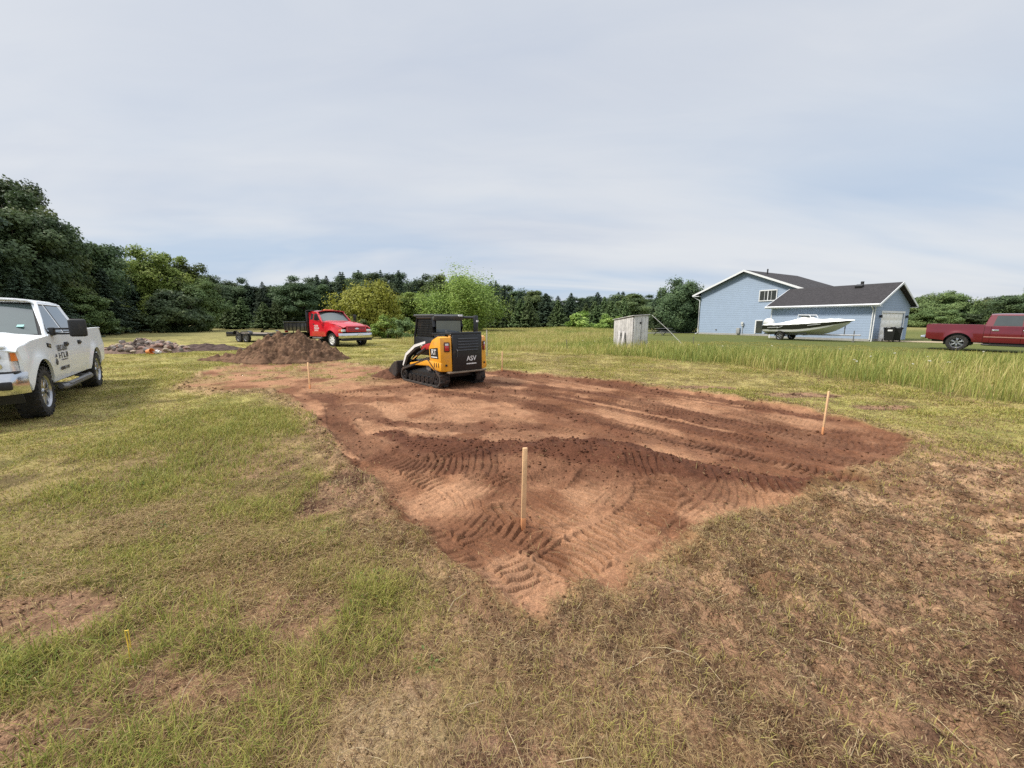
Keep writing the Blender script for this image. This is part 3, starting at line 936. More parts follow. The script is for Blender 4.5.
def arc(cx, cz, r, a0, a1, n):
    return [(cx + r * math.cos(R(a0 + (a1 - a0) * i / n)), cz + r * math.sin(R(a0 + (a1 - a0) * i / n))) for i in range(n + 1)]

def wheel(parent, x, y, r, w, side, rim_r, spokes, rim_mat, tyre_name='wheel', lugs=22):
    """a wheel part: tyre with tread blocks, rim with spokes and hub as sub-part"""
    m = MB()
    hw = w / 2
    prof = [(rim_r * .96, -hw * .80), (rim_r * 1.06, -hw * .95), (r * .80, -hw * 1.02), (r * .93, -hw * .92), (r * .985, -hw * .70), (r * .985, hw * .70), (r * .93, hw * .92), (r * .80, hw * 1.02), (rim_r * 1.06, hw * .95), (rim_r * .96, hw * .80)]
    m.lathe(prof, (0, 0, 0), (0, 1, 0), 40)
    for i in range(lugs):
        for s in (-1, 1):
            a = 2 * math.pi * (i + (0.5 if s > 0 else 0)) / lugs
            m.box(((r * .985) * math.sin(a), s * hw * .60, (r * .985) * math.cos(a)), (r * .16, hw * .62, r * .035), (0, a, 0))
            m.box(((r * .93) * math.sin(a), s * hw * .95, (r * .93) * math.cos(a)), (r * .12, hw * .14, r * .10), (0, a, 0))
    wo_ = m.build(tyre_name, M_RUBBER, parent, loc=(x, y, r))
    k = MB()
    ys = side * hw
    k.lathe([(rim_r * 1.0, side * -hw * .5), (rim_r * .93, ys * .40), (rim_r * .95, ys * .80), (rim_r * 1.03, ys * .96), (rim_r * 1.03, ys * .86), (rim_r * .98, ys * .55)], (0, 0, 0), (0, 1, 0), 36)
    k.lathe([(0.001, ys * .30), (rim_r * .9, ys * .25)], (0, 0, 0), (0, 1, 0), 24, 1)
    for i in range(spokes):
        a = 2 * math.pi * i / spokes
        for d in (-.13, .13):
            k.box((rim_r * .55 * math.sin(a + d), ys * .62, rim_r * .55 * math.cos(a + d)), (rim_r * .15, hw * .22, rim_r * .86), (side * -0.12 * 0, a + d * .5, 0), .008)
    k.cyl((0, ys * .45, 0), (0, ys * .82, 0), rim_r * .24, rim_r * .20, 16)
    k.cyl((0, ys * .82, 0), (0, ys * .90, 0), rim_r * .13, rim_r * .10, 12, 1)
    k.build('rim', [rim_mat, M_BLACK], wo_)
    return wo_

def squiggle(parent, name, x0, z0, w, h, y, side, rows, matl, seed=0):
    """lettering too worn and small to read: rows of letter-sized strokes"""
    m = MB(); q = random.Random(seed)
    for r_, n in enumerate(rows):
        zz = z0 - r_ * h * 1.35; cw = w / max(rows)
        for i in range(n):
            xx = x0 - side * (i + .5) * cw
            m.box((xx, y, zz), (cw * .22, .004, h)); 
            if q.random() < .75: m.box((xx - side * cw * .3, y, zz + h * .40), (cw * .5, .004, h * .2))
            if q.random() < .6: m.box((xx - side * cw * .3, y, zz - h * .40), (cw * .5, .004, h * .2))
            if q.random() < .6: m.box((xx - side * cw * .52, y, zz), (cw * .2, .004, h))
            if q.random() < .4: m.box((xx - side * cw * .3, y, zz), (cw * .5, .004, h * .18))
    return m.build(name, matl, parent)

def pickup(root, paint, tow_mirrors, rim_mat, handle_mat, lettering, bumper_mat=M_CHROME, trim_line=None, spokes=8):
    """crew cab heavy pickup; x forward, y left, wheels on z = 0"""
    XF, XR, WR, AR = 1.985, -1.985, .425, .535
    def ys(x, z):
        b = np.interp(z, [.45, .60, .85, 1.0, 1.12, 1.33, 1.45], [.935, .975, 1.0, 1.003, .985, .968, .955])
        # flared lips of the wheel arches
        for cx in (XF, XR):
            d = math.hypot(x - cx, z - .44)
            b += .035 * max(0, 1 - abs(d - AR) / .14)
        b -= .10 * max(0, (x - 2.45) / .35) ** 2                       # nose pulls in
        b -= .03 * max(0, (-2.9 - x) / .4) ** 2
        return float(b)
    xs = [v for v in np.arange(-3.2, 2.8, .07)]
    zs = [v for v in np.arange(.54, 1.42, .055)]
    def arch(cx):
        return [(cx + AR * math.cos(R(a)), .44 + AR * math.sin(R(a))) for a in np.linspace(172, 8, 15)]
    for s in (1, -1):
        m = MB(); m.panel([(1.245, .50)] + arch(XF) + [(2.56, .60), (2.66, .80), (2.675, 1.16), (2.66, 1.205), (2.2, 1.275), (1.245, 1.33)], ys, xs, zs, .04, side=s)
        fd = m.build('fender', paint, root)
        m = MB(); m.panel([(.165, .50), (1.235, .50), (1.235, 1.33), (.165, 1.34)], ys, xs, zs, .04, side=s)
        m.panel([(.165, 1.34), (.165, 1.93), (.24, 1.93), (.24, 1.39), (.26, 1.36), (1.235, 1.33)][:0] or [(.165, 1.341), (1.235, 1.331), (1.19, 1.37), (.24, 1.385)], lambda x, z: ys(x, z) , (), (), .03, side=s)
        d1 = m.build('door', paint, root)
        m = MB(); m.panel([(-.865, .50), (.155, .50), (.155, 1.34), (-.865, 1.35)], ys, xs, zs, .04, side=s)
        d2 = m.build('door', paint, root)
        for dd, hx in ((d1, .30), (d2, -.72)):
            h = MB(); h.box((hx, s * (ys(hx, 1.14) + .022), 1.15), (.20, .022, .04), (0, 0, 0), .008); h.box((hx, s * (ys(hx, 1.14) + .006), 1.15), (.24, .02, .085), (0, 0, 0), .008)
            h.build('handle', handle_mat, dd)
        m = MB(); m.panel([(-1.09, .50), (-.875, .50), (-.875, 1.35), (-1.09, 1.355)], ys, xs, zs, .04, side=s)
        # cab side above the belt
        yg = lambda x, z: float(.962 - max(0, z - 1.34) * .40)
        A0, A1 = (1.235, 1.335), (.55, 1.935)
        m.panel([(-1.09, 1.355), A0, A1, (.40, 1.965), (-.86, 1.965), (-.98, 1.93)], yg, [-.9, -.4, 0, .4, .8], [1.45, 1.6, 1.75, 1.9], .05, side=s)
        m.build('cab_side', paint, root)
        # window panes with their dark rubber surround
        for (nm, out) in (('window', [(.235, 1.395), (1.15, 1.385), (.565, 1.885), (.235, 1.895)]), ('window', [(-.80, 1.405), (.095, 1.40), (.095, 1.895), (-.72, 1.895)])):
            g = MB(); g.panel(out, lambda x, z: yg(x, z) + .006, (), [1.5, 1.65, 1.8], .004, side=s)
            wv = g.build('window', M_GLASS, root)
            cx_ = sum(p[0] for p in out) / 4; cz_ = sum(p[1] for p in out) / 4
            big = [(cx_ + (p[0] - cx_) * 1.07, cz_ + (p[1] - cz_) * 1.09) for p in out]
            g = MB(); g.panel(big, lambda x, z: yg(x, z) + .003, (), [1.5, 1.65, 1.8], .004, side=s)
            g.build('window_seal', M_BLACK, wv)
        # bed side
        m = MB(); m.panel([(-3.23, .72), (-3.16, .62), (-2.56, .55)] + [(p[0], p[1]) for p in arch(XR)][::1] + [(-1.43, .50), (-1.105, .50), (-1.105, 1.405), (-3.24, 1.42)], ys, xs, zs, .06, side=s)
        m.box((-2.17, s * .905, 1.418), (2.12, .11, .03), (0, 0.007, 0), .01)
        bs = m.build('bed_side', paint, root)
        # arch lip and dark liner
        for cx in (XF, XR):
            l = MB()
            l.grid(lambda u, v: (cx + (AR + .005) * math.cos(R(180 * u)), s * (.55 + .39 * v), .44 + (AR + .005) * math.sin(R(180 * u))), 20, 1)
            l.grid(lambda u, v: (cx + (AR + .005) * math.cos(R(180 * u)), s * .55, .30 + (.14 + (AR + .005) * math.sin(R(180 * u))) * v), 20, 1)
            l.build('wheel_liner', M_BLACK, root)
        # step bar
        m = MB(); m.tube([(1.12, s * .99, .40), (1.0, s * 1.03, .38), (-.98, s * 1.03, .38), (-1.1, s * .99, .40)], .05, 10)
        m.box((0, s * 1.045, .425), (1.7, .10, .02), bev=.006)
        for xx in (.8, -.8): m.box((xx, s * .93, .42), (.06, .22, .05))
        m.build('step_bar', M_STEEL if tow_mirrors else M_BLACK, root)
        # mirror
        m = MB()
        if tow_mirrors:
            m.box((1.02, s * 1.10, 1.46), (.05, .34, .035), bev=.01); m.box((1.02, s * 1.10, 1.37), (.05, .34, .035), bev=.01)
            m.box((1.02, s * .985, 1.41), (.16, .06, .15), bev=.015)
            m.box((1.04, s * 1.33, 1.475), (.13, .24, .33), (0, 0, s * .10), .04, seg=3)
        else:
            m.box((1.02, s * 1.05, 1.41), (.07, .18, .05), bev=.015); m.box((1.03, s * 1.22, 1.47), (.12, .22, .26), bev=.04)
        mi = m.build('mirror', M_BLACK, root)
        m = MB(); m.box((1.04 - .068, s * 1.33 if tow_mirrors else s * 1.22, 1.51), (.008, .19, .24) if tow_mirrors else (.008, .17, .18), (0, 0, s * .10), .003); m.build('mirror_glass', M_GLASS, mi)
        # badge at the fender vent
        m = MB(); m.box((1.36, s * (ys(1.36, 1.15) + .004), 1.17), (.20, .012, .075), (0, -.15, 0), .01); m.build('fender_badge', M_BLACK, fd)
        m = MB(); m.box((1.36, s * (ys(1.36, 1.15) + .011), 1.17), (.11, .008, .03), (0, -.15, 0)); m.build('badge_face', M_ALLOY, root)
        # head lamp, stacked, with amber side
        def lampf(u, v, off=0.0):
            z = .845 + .325 * v
            x = 2.775 - .02 * u - .03 * v + off
            y = .60 + .325 * u
            if u > .7: x -= .11 * ((u - .7) / .3) ** 1.6
            return (x, s * (y + off * .5), z)
        m = MB(); m.grid(lambda u, v: lampf(u, v), 8, 4, thick=.05 * s)
        hl = m.build('headlight', M_LAMP, root)
        m = MB(); m.grid(lambda u, v: lampf(.80 + .21 * u, .48 + .48 * v, .014), 3, 3); m.build('turn_signal', M_AMBER, hl)
        for zz in (.93, 1.08):
            m = MB(); m.cyl((2.765, s * .73, zz), (2.785, s * .73, zz), .045, .05, 16); m.build('reflector', M_CHROME, hl)
        # tail lamp
        m = MB(); m.box((-3.225, s * .875, 1.17), (.05, .12, .40), bev=.02); m.build('tail_light', M_REDLENS, root)
        wheel(root, XF, s * .86, WR, .29, s, .26, spokes, rim_mat); wheel(root, XR, s * .86, WR, .29, s, .26, spokes, rim_mat)
        if lettering and s == 1:
            squiggle(d1, 'door_lettering', 1.02, 1.10, .62, .105, ys(.7, 1.05) + .010, 1, [4, 4], M_DECAL, 4)
            squiggle(d1, 'door_lettering', .86, .875, .42, .018, ys(.7, .88) + .010, 1, [9], M_DECAL, 5)
            squiggle(d1, 'phone_lettering', .96, .715, .60, .06, ys(.7, .74) + .010, 1, [10], M_DECAL, 6)
            m = MB()
            m.prism([(1.155, .92), (1.21, .86), (1.155, .80), (1.10, .86)], ys(1.15, .86) - .002, ys(1.15, .86) + .014); m.prism([(1.15, 1.0), (1.19, .945), (1.12, .945)], ys(1.15, .95) - .002, ys(1.15, .95) + .014)
            m.build('door_emblem', M_DECAL, d1)
            squiggle(fd, 'door_lettering', 1.32, .60, .28, .03, ys(1.2, .60) - .02, 1, [6], M_DECAL, 9) if False else None
        elif lettering:
            squiggle(d1, 'door_lettering', .40, 1.10, .62, .105, s * (ys(.7, 1.05) + .003), -1, [4, 4], M_DECAL, 4)
        if trim_line:
            m = MB(); m.panel([(-1.08, .775), (1.2, .775), (1.2, .825), (-1.08, .825)], lambda x, z: ys(x, z) + .016, xs, (), .02, side=s); m.build('side_moulding', trim_line, root)
    # hood
    def hood(u, v):
        x = 1.28 + 1.46 * u; e = abs(2 * v - 1)
        edge = float(np.interp(x, [1.245, 2.2, 2.66, 2.75], [1.342, 1.287, 1.217, 1.19]))
        z = edge + .062 * (1 - e ** 2.2) + .018 * float(sstep(.62, .48, np.array(e))) * (1 - u * .6)
        if u > .88: z -= .05 * ((u - .88) / .12) ** 2
        return (x, (2 * v - 1) * (ys(min(x, 2.66), 1.26) - .004), z)
    m = MB(); m.grid(hood, 22, 28, thick=.03); m.build('hood', paint, root)
    # windscreen and cowl
    def ws(u, v, k=1.0, off=0.0):
        yy = (2 * u - 1) * k
        zb, zt = 1.345, 1.925
        vv = .5 + (v - .5) * k
        z = zb + (zt - zb) * vv
        x = 1.34 - .78 * vv - .16 * yy * yy * (1 - .4 * vv) + off
        return (x, yy * (.905 - .19 * vv), z + off)
    m = MB(); m.grid(lambda u, v: ws(u, v), 14, 8, thick=.03); wsf = m.build('windscreen_surround', M_BLACK, root)
    m = MB(); m.grid(lambda u, v: ws(u, v, .93, .006), 14, 8); m.build('windscreen', M_GLASS_PALE, wsf)
    m = MB(); m.box((1.02, .62, 1.475), (.004, .09, .06), (0, -.92, -.22)); m.build('windscreen_sticker', mat('sticker_teal', (.20, .50, .48), .5), wsf, loc=(.058, 0, .044))
    for s in (1, -1):
        m = MB(); m.tube([(1.245, s * .925, 1.33), (.93, s * .845, 1.62), (.56, s * .735, 1.94)], [.028, .026, .026], 8); m.build('pillar', paint, root)
    m = MB()
    def roof(u, v):
        x = .60 - 1.56 * u; y = (2 * v - 1) * .73
        e = abs(2 * v - 1); f_ = abs(2 * u - 1)
        return (x, y, 1.93 + .065 * (1 - e ** 3) * (1 - .5 * f_ ** 4) + .024 - .05 * max(0, (e - .86) / .14) ** 2)
    m.grid(roof, 16, 28, thick=.02); m.build('roof', paint, root)
    m = MB(); m.grid(lambda u, v: (-1.085 + .15 * v, (2 * u - 1) * (.93 - .20 * v), 1.34 + .59 * v), 8, 3, thick=.04); m.grid(lambda u, v: (-1.085, (2 * u - 1) * .95, .55 + .80 * v), 4, 2, thick=.03)
    bk = m.build('cab_back', paint, root)
    m = MB(); m.grid(lambda u, v: (-1.078 + .13 * v, (2 * u - 1) * (.78 - .14 * v), 1.42 + .44 * v), 8, 3); g = m.build('rear_window', M_GLASS, bk); g.location.x = -.03
    # nose: grille, bumper
    m = MB(); m.box((2.74, 0, 1.0), (.10, 1.22, .40), bev=.03); gr = m.build('grille', M_CHROME, root)
    m = MB()
    for s in (1, -1):
        m = MB()
        m.box((2.79, s * .34, 1.0), (.012, .48, .28), bev=.004)
        for zz in (.90, 1.00, 1.10): m.box((2.795, s * .34, zz), (.02, .46, .062), bev=.006)
        m.build('grille_mesh', M_BLACK, gr)
    m = MB(); m.lathe([(.001, .02), (.07, .018), (.085, .0)], (2.80, 0, 1.0), (1, 0, 0), 24); o_ = m.build('grille_emblem', mat('emblem_blue', (.02, .06, .22), .3, coat=.6), gr); 
    m = MB(); m.box((2.70, 0, 1.215), (.10, 1.66, .045), bev=.02); m.build('hood_lip', paint, root)
    m = MB(); m.box((2.72, 0, .825), (.16, 1.86, .03), bev=.008); m.build('bumper_gap', M_BLACK, root)
    def bump(u, v):
        y = (2 * u - 1) * .99; e = abs(2 * u - 1)
        x = 2.94 - .06 * e ** 2 - .22 * max(0, (e - .78) / .22) ** 2
        z = .50 + .32 * v
        x += -.035 * (2 * v - 1) ** 2
        return (x, y, z)
    m = MB(); m.grid(bump, 26, 8, thick=.06); bp = m.build('front_bumper', bumper_mat, root)
    m = MB()
    m.box((2.925, 0, .62), (.05, .70, .13), bev=.02)
    for s in (1, -1): m.box((2.86, s * .70, .64), (.08, .34, .125), (0, 0, s * -.22), .02)
    m.build('bumper_slot', M_BLACK, bp)
    m = MB(); m.grid(lambda u, v: (2.84 - .1 * abs(2 * u - 1) ** 2 - .06 * v, (2 * u - 1) * .92, .50 - .14 * v), 12, 2, thick=.03); m.build('air_dam', M_BLACK, root)
    # underbody, bed, tail
    m = MB()
    for s in (1, -1): m.box((-.2, s * .42, .52), (5.6, .10, .16), bev=.01)
    m.box((.2, 0, .52), (2.4, 1.7, .14)); m.box((2.0, 0, .72), (1.2, 1.0, .50)); m.cyl((XF, -.8, .42), (XF, .8, .42), .07); m.cyl((XR, -.8, .42), (XR, .8, .42), .07)
    m.lathe([(.001, -.18), (.15, -.12), (.17, 0), (.15, .12), (.001, .18)], (XR, 0, .42), (0, 1, 0), 16)
    m.box((-2.2, 0, .60), (1.9, 1.1, .10))
    m.build('chassis', M_BLACK, root)
    m = MB(); m.box((-2.17, 0, .86), (2.1, 1.72, .04)); m.box((-1.13, 0, 1.13), (.04, 1.76, .52)); 
    for s in (1, -1): m.box((-2.17, s * .855, 1.12), (2.1, .03, .52)); m.box((-1.985, s * .70, .98), (1.0, .28, .22), bev=.03)
    m.build('bed_liner', M_BLACK, root)
    m = MB(); m.box((-3.215, 0, 1.09), (.06, 1.72, .60), bev=.015); m.build('tailgate', paint, root)
    m = MB(); m.box((-3.33, 0, .68), (.20, 1.86, .20), bev=.03); m.build('rear_bumper', bumper_mat, root)
    return root

def place(root, x, y, heading, pitch=0.0, dz=0.0):
    root.location = at_ground(x, y, dz)
    root.rotation_euler = (0, -pitch, heading)

def mid(ax, ay, bx, by): return (ax + bx) / 2, (ay + by) / 2

# the white pickup at the left edge; its near side is its left
hx, hy = 0.607, -0.795
side_off = 1.0
wf = Vector((-8.18, 6.75)); wr = Vector((-10.60, 9.92))          # where the two near tyres stand
hd = (wf - wr).normalized(); lf = Vector((-hd.y, hd.x))
c0 = (wf + wr) / 2 - lf * side_off
white = empty('pickup_truck', (0, 0, 0), 0, 'white crew cab pickup with dark door lettering and black towing mirrors', 'pickup')
pickup(white, M_WHITE, True, M_ALLOY, M_BLACK, True, spokes=8)
place(white, c0.x, c0.y, math.atan2(hd.y, hd.x), 0, -.012)
white.scale = (1, 1, 1.035)

maroon = empty('pickup_truck', (0, 0, 0), 0, 'dark red crew cab pickup with bright door handles parked beside the driveway', 'pickup')
M_GOLD = mat('tan_moulding', (.40, .20, .17), .4)
pickup(maroon, M_MAROON, False, M_ALLOY, M_CHROME, False, M_CHROME, M_GOLD, spokes=6)
# ------------------------------------------------------------------ red medium truck with black tipper body
def dump_truck(root):
    XF, XR, WR = 2.1, -1.9, .43
    AR = .58
    def ys(x, z):
        b = np.interp(z, [.6, .9, 1.2, 1.6], [1.0, 1.05, 1.04, .97])
        d = math.hypot(x - XF, z - .46)
        b += .07 * max(0, 1 - abs(d - AR) / .2)
        b -= .16 * max(0, (x - 2.2) / 1.0) ** 2
        b -= .10 * max(0, (z - 1.2)) * max(0, min(1, (x - 1.0) / .4))
        return float(b)
    xs = list(np.arange(-.2, 3.2, .15)); zs = [.7, .8, .9, 1.0, 1.1, 1.2, 1.3, 1.4, 1.5]
    for s in (1, -1):
        m = MB()
        ar = [(XF + AR * math.cos(R(a)), .46 + AR * math.sin(R(a))) for a in np.linspace(160, 20, 13)]
        m.panel([(1.05, .62)] + ar + [(2.80, .66), (3.02, .76), (3.04, 1.18), (2.6, 1.34), (1.05, 1.56)], ys, xs, zs, .05, side=s); fd = m.build('fender', M_RED, root)
        m = MB(); m.box((3.00, s * .80, 1.02), (.10, .30, .15), (0, 0, s * -.3), .02); m.build('headlight', M_LAMP, fd)
        m = MB(); m.box((2.94, s * .97, 1.02), (.16, .06, .12), (0, 0, s * -.5), .015); m.build('turn_signal', M_AMBER, fd)
        m = MB(); m.panel([(-.05, .62), (1.04, .62), (1.04, 1.56), (-.05, 1.60)], ys, xs, zs, .05, side=s); d = m.build('door', M_RED, root)
        squiggle(d, 'door_lettering', .82 if s > 0 else .20, 1.30, .58, .11, s * (ys(.5, 1.2) + .006), s, [4, 5, 4], M_PALE, 12)
        m = MB(); m.box((.12, s * (ys(.12, 1.4) + .02), 1.42), (.16, .03, .05), bev=.01); m.build('handle', M_BLACK, d)
        yg = lambda x, z: float(.985 - max(0, z - 1.56) * .22)
        m = MB(); m.panel([(-.45, .62), (-.06, .62), (-.06, 1.60), (1.05, 1.56), (.46, 2.16), (.3, 2.22), (-.36, 2.22), (-.45, 2.15)], yg, [0, .3, .6], [1.7, 1.85, 2.0, 2.1], .05, side=s); m.build('cab_side', M_RED, root)
        m = MB(); m.panel([(.04, 1.66), (.86, 1.64), (.42, 2.10), (.04, 2.12)], lambda x, z: yg(x, z) + .006, (), [1.8, 1.95], .004, side=s); m.build('window', M_GLASS, root)
        m = MB(); m.panel([(-.38, 1.70), (-.06, 1.70), (-.06, 2.10), (-.33, 2.10)], lambda x, z: yg(x, z) + .006, (), [1.8, 1.95], .004, side=s); m.build('window', M_GLASS, root)
        m = MB(); m.tube([(.85, s * .98, 1.55), (.95, s * 1.22, 1.60), (.95, s * 1.25, 2.05), (.85, s * .98, 2.0)], .018, 6); m.box((.95, s * 1.27, 1.84), (.10, .20, .40), bev=.03); m.build('mirror', M_BLACK, root)
        m = MB(); m.box((.5, s * .98, .52), (1.0, .22, .10), bev=.02); m.build('step', M_STEEL, root)
        wheel(root, XF, s * .90, WR, .25, s, .27, 8, M_PALE, lugs=18)
        wheel(root, XR, s * .92, WR, .25, s, .27, 8, M_PALE, lugs=18); wheel(root, XR, s * .64, WR, .25, s, .27, 8, M_PALE, lugs=18)
        m = MB(); m.grid(lambda u, v: (XF + (AR - .01) * math.cos(R(180 * u)), s * (.5 + .5 * v), .46 + (AR - .01) * math.sin(R(180 * u))), 16, 1); m.build('wheel_liner', M_BLACK, root)
        m = MB(); m.box((-2.65, s * .78, .55), (.03, .62, .5)); m.build('mud_flap', M_BLACK, root)
    def hood(u, v):
        x = 1.02 + 2.02 * u; e = abs(2 * v - 1)
        z = 1.66 - .16 * u - .19 * u ** 3 - .10 * e ** 4
        y = (2 * v - 1) * (.97 - .16 * u * u)
        return (x, y, z)
    m = MB(); m.grid(hood, 20, 20, thick=.04); m.build('hood', M_RED, root)
    m = MB(); m.box((3.03, 0, 1.12), (.10, 1.30, .40), (0, -.12, 0), .04); gr = m.build('grille', M_RED, root)
    m = MB()
    for zz in (1.02, 1.12, 1.22): m.box((3.085, 0, zz), (.02, 1.12, .05), (0, -.12, 0), .008)
    m.build('grille_opening', mat('dark_red_grille', (.16, .008, .015), .5), gr)
    m = MB(); m.box((3.105, 0, 1.13), (.03, .26, .07), (0, -.12, 0), .012); m.box((3.108, 0, 1.13), (.03, .10, .12), (0, -.12, 0), .012); m.build('grille_emblem', M_CHROME, gr)
    m = MB()
    def bump(u, v):
        e = abs(2 * u - 1); return (3.24 - .25 * max(0, (e - .7) / .3) ** 2 - .03 * (2 * v - 1) ** 2, (2 * u - 1) * 1.10, .56 + .30 * v)
    m.grid(bump, 20, 6, thick=.06); bp = m.build('front_bumper', M_CHROME, root)
    m = MB(); m.box((3.25, .12, .76), (.02, .32, .13)); m.build('number_plate', M_PALE, bp)
    m = MB(); m.box((3.05, 0, .46), (.20, 1.9, .16), bev=.03); m.build('air_dam', M_BLACK, root)
    def ws(u, v, k=1.0, o=0.0):
        yy = (2 * u - 1) * k; vv = .5 + (v - .5) * k
        return (1.10 - .62 * vv - .20 * yy * yy + o, yy * (.94 - .12 * vv), 1.60 + .58 * vv + o)
    m = MB(); m.grid(lambda u, v: ws(u, v), 12, 6, thick=.03); w_ = m.build('windscreen_surround', M_BLACK, root)
    m = MB(); m.grid(lambda u, v: ws(u, v, .92, .008), 12, 6); m.build('windscreen', M_GLASS_PALE, w_)
    for s in (1, -1):
        m = MB(); m.tube([(.93, s * .95, 1.58), (.30, s * .84, 2.20)], .05, 8); m.build('pillar', M_RED, root)
    m = MB(); m.grid(lambda u, v: (.50 - .96 * u, (2 * v - 1) * .85, 2.19 + .09 * (1 - abs(2 * v - 1) ** 3)), 8, 14, thick=.05); m.build('roof', M_RED, root)
    m = MB(); m.box((.12, 0, 2.34), (.22, .60, .09), bev=.03); m.build('beacon_bar', M_AMBER, root)
    m = MB(); m.box((-.46, 0, 1.4), (.05, 1.9, 1.6)); m.build('cab_back', M_RED, root)
    m = MB()
    for s in (1, -1): m.box((-.4, s * .40, .66), (6.2, .10, .22))
    m.cyl((XF, -.8, .43), (XF, .8, .43), .07); m.cyl((XR, -.8, .43), (XR, .8, .43), .09); m.box((1.6, 0, .85), (2.2, 1.0, .5)); m.box((-.7, .75, .62), (.9, .45, .4), bev=.04)
    m.build('chassis', M_BLACK, root)
    # tipper body
    m = MB(); m.box((-.63, 0, 1.55), (.08, 2.15, 1.45), bev=.02); m.box((-.52, 0, 2.30), (.30, 2.15, .05), bev=.01); m.build('headboard', M_BLACKPAINT, root)
    m = MB()
    m.box((-2.1, 0, .98), (2.9, 2.2, .10), bev=.01)
    for s in (1, -1):
        m.box((-2.1, s * 1.08, 1.26), (2.9, .06, .56), bev=.01)
        for k in range(6): m.box((-.85 - k * .52, s * 1.12, 1.24), (.07, .05, .54), bev=.006)
        m.box((-2.1, s * 1.10, 1.55), (2.95, .11, .07), bev=.015)
    m.build('tipper_body', M_BLACKPAINT, root)
    m = MB(); m.box((-3.57, 0, 1.26), (.07, 2.2, .62), bev=.015); tg = m.build('tailgate', M_BLACKPAINT, root)
    m = MB()
    for s in (1, -1): m.box((-3.62, s * .95, .86), (.04, .22, .12), bev=.01)
    m.build('tail_light', M_REDLENS, root)
    m = MB(); m.cyl((-3.5, 0, .6), (-3.85, 0, .58), .05); m.box((-3.4, 0, .62), (.2, .9, .16)); m.build('hitch', M_BLACK, root)
    return root

M_DECK = mat('worn_deck_boards', (.30, .245, .19), .85, var=.35, scale=5, bump=.3)
def trailer(root):
    """flat equipment trailer; x forward, coupler at the front"""
    m = MB()
    for i in range(12): m.box((-2.75 + 0, -1.0 + .1815 * i, .66), (4.6, .165, .045), bev=.006)
    m.build('deck', M_DECK, root)
    m = MB()
    for s in (1, -1): m.box((-2.75, s * 1.11, .60), (4.75, .05, .20), bev=.008)
    for k in range(6): m.box((-.7 - k * .85, 0, .57), (.07, 2.15, .12))
    m.box((-.40, 0, .62), (.06, 2.25, .22)); m.box((-5.12, 0, .60), (.06, 2.25, .24))
    for s in (1, -1): m.tube([(-.4, s * 1.0, .56), (1.35, 0, .52)], .055, 6)
    m.cyl((1.3, 0, .52), (1.65, 0, .54), .06); m.cyl((1.0, 0, .1), (1.0, 0, .95), .035); m.box((1.0, 0, .06), (.16, .16, .04))
    m.build('frame', M_BLACKPAINT, root)
    for s in (1, -1):
        m = MB(); m.box((-5.2, s * .58, .60), (.10, .95, .36), (0, .05, 0), .01)
        for k in range(3): m.box((-5.27, s * .58, .50 + .12 * k), (.05, .95, .05), (0, .05, 0))
        m.build('ramp', M_BLACKPAINT, root)
        for xx in (-2.7, -3.55): wheel(root, xx, s * 1.0 - s * .06 + s * .20, .36, .22, s, .21, 6, M_STEEL, lugs=16)
        m = MB(); m.grid(lambda u, v: (-3.12 + 1.0 * math.cos(R(180 * u)) * (1.0), s * (1.0 + .28 * v), .60 + .30 * min(1, 1.6 * math.sin(R(180 * u)))), 16, 1, thick=.012); m.build('fender', M_BLACKPAINT, root)
        m = MB(); m.box((-5.16, s * 1.03, .60), (.03, .16, .08)); m.build('tail_light', M_REDLENS, root)
    return root

dump = empty('dump_truck', (0, 0, 0), 0, 'bright red dump truck with black tipper body and amber roof beacon', 'dump truck')
dump_truck(dump)
trl = empty('flatbed_trailer', (0, 0, 0), 0, 'low black flatbed trailer with a worn wooden deck behind the dump truck', 'trailer')
trailer(trl)
# ------------------------------------------------------------------ compact track loader
M_YEL = mat('machine_yellow', (.80, .36, .020), .38, coat=.4, var=.10, scale=4, dust=((.36, .21, .12), 5, .30))
M_MBLACK = mat('machine_black', (.0085, .0095, .012), .42, coat=.1, var=.25, dust=((.10, .065, .045), 4, .08))
M_TRACK = mat('track_rubber', (.035, .031, .028), .9, var=.3, scale=14, dust=((.17, .095, .06), 7, .45), bump=.3)
M_WHITEDEC = mat('white_machine_decal', (.74, .73, .71), .45, var=.12, scale=9)
M_REDDEC = mat('red_machine_paint', (.42, .018, .022), .4, coat=.3, var=.1)
M_CABGLASS = glass_mat('cab_rear_glass', (.13, .15, .165), .08)
M_SOIL = mat('loose_moist_soil', (.105, .050, .031), .95, var=.45, scale=9, bump=1.0, bscale=30, spec=.1)

def text_mesh(name, body, size, loc, rot, m, parent, extr=.003, sx=1.0):
    cu = bpy.data.curves.new(name, 'FONT'); cu.body = body; cu.size = size; cu.extrude = extr; cu.align_x = 'CENTER'; cu.align_y = 'CENTER'; cu.offset = size * .012
    tmp = bpy.data.objects.new(name + '_src', cu); COL.objects.link(tmp)
    dg = bpy.context.evaluated_depsgraph_get()
    me = bpy.data.meshes.new_from_object(tmp.evaluated_get(dg))
    bpy.data.objects.remove(tmp); bpy.data.curves.remove(cu)
    me.name = name; me.materials.clear(); me.materials.append(m)
    o = link_mesh(name, me, parent); o.location = loc; o.rotation_euler = rot; o.scale = (sx, 1, 1)
    return o

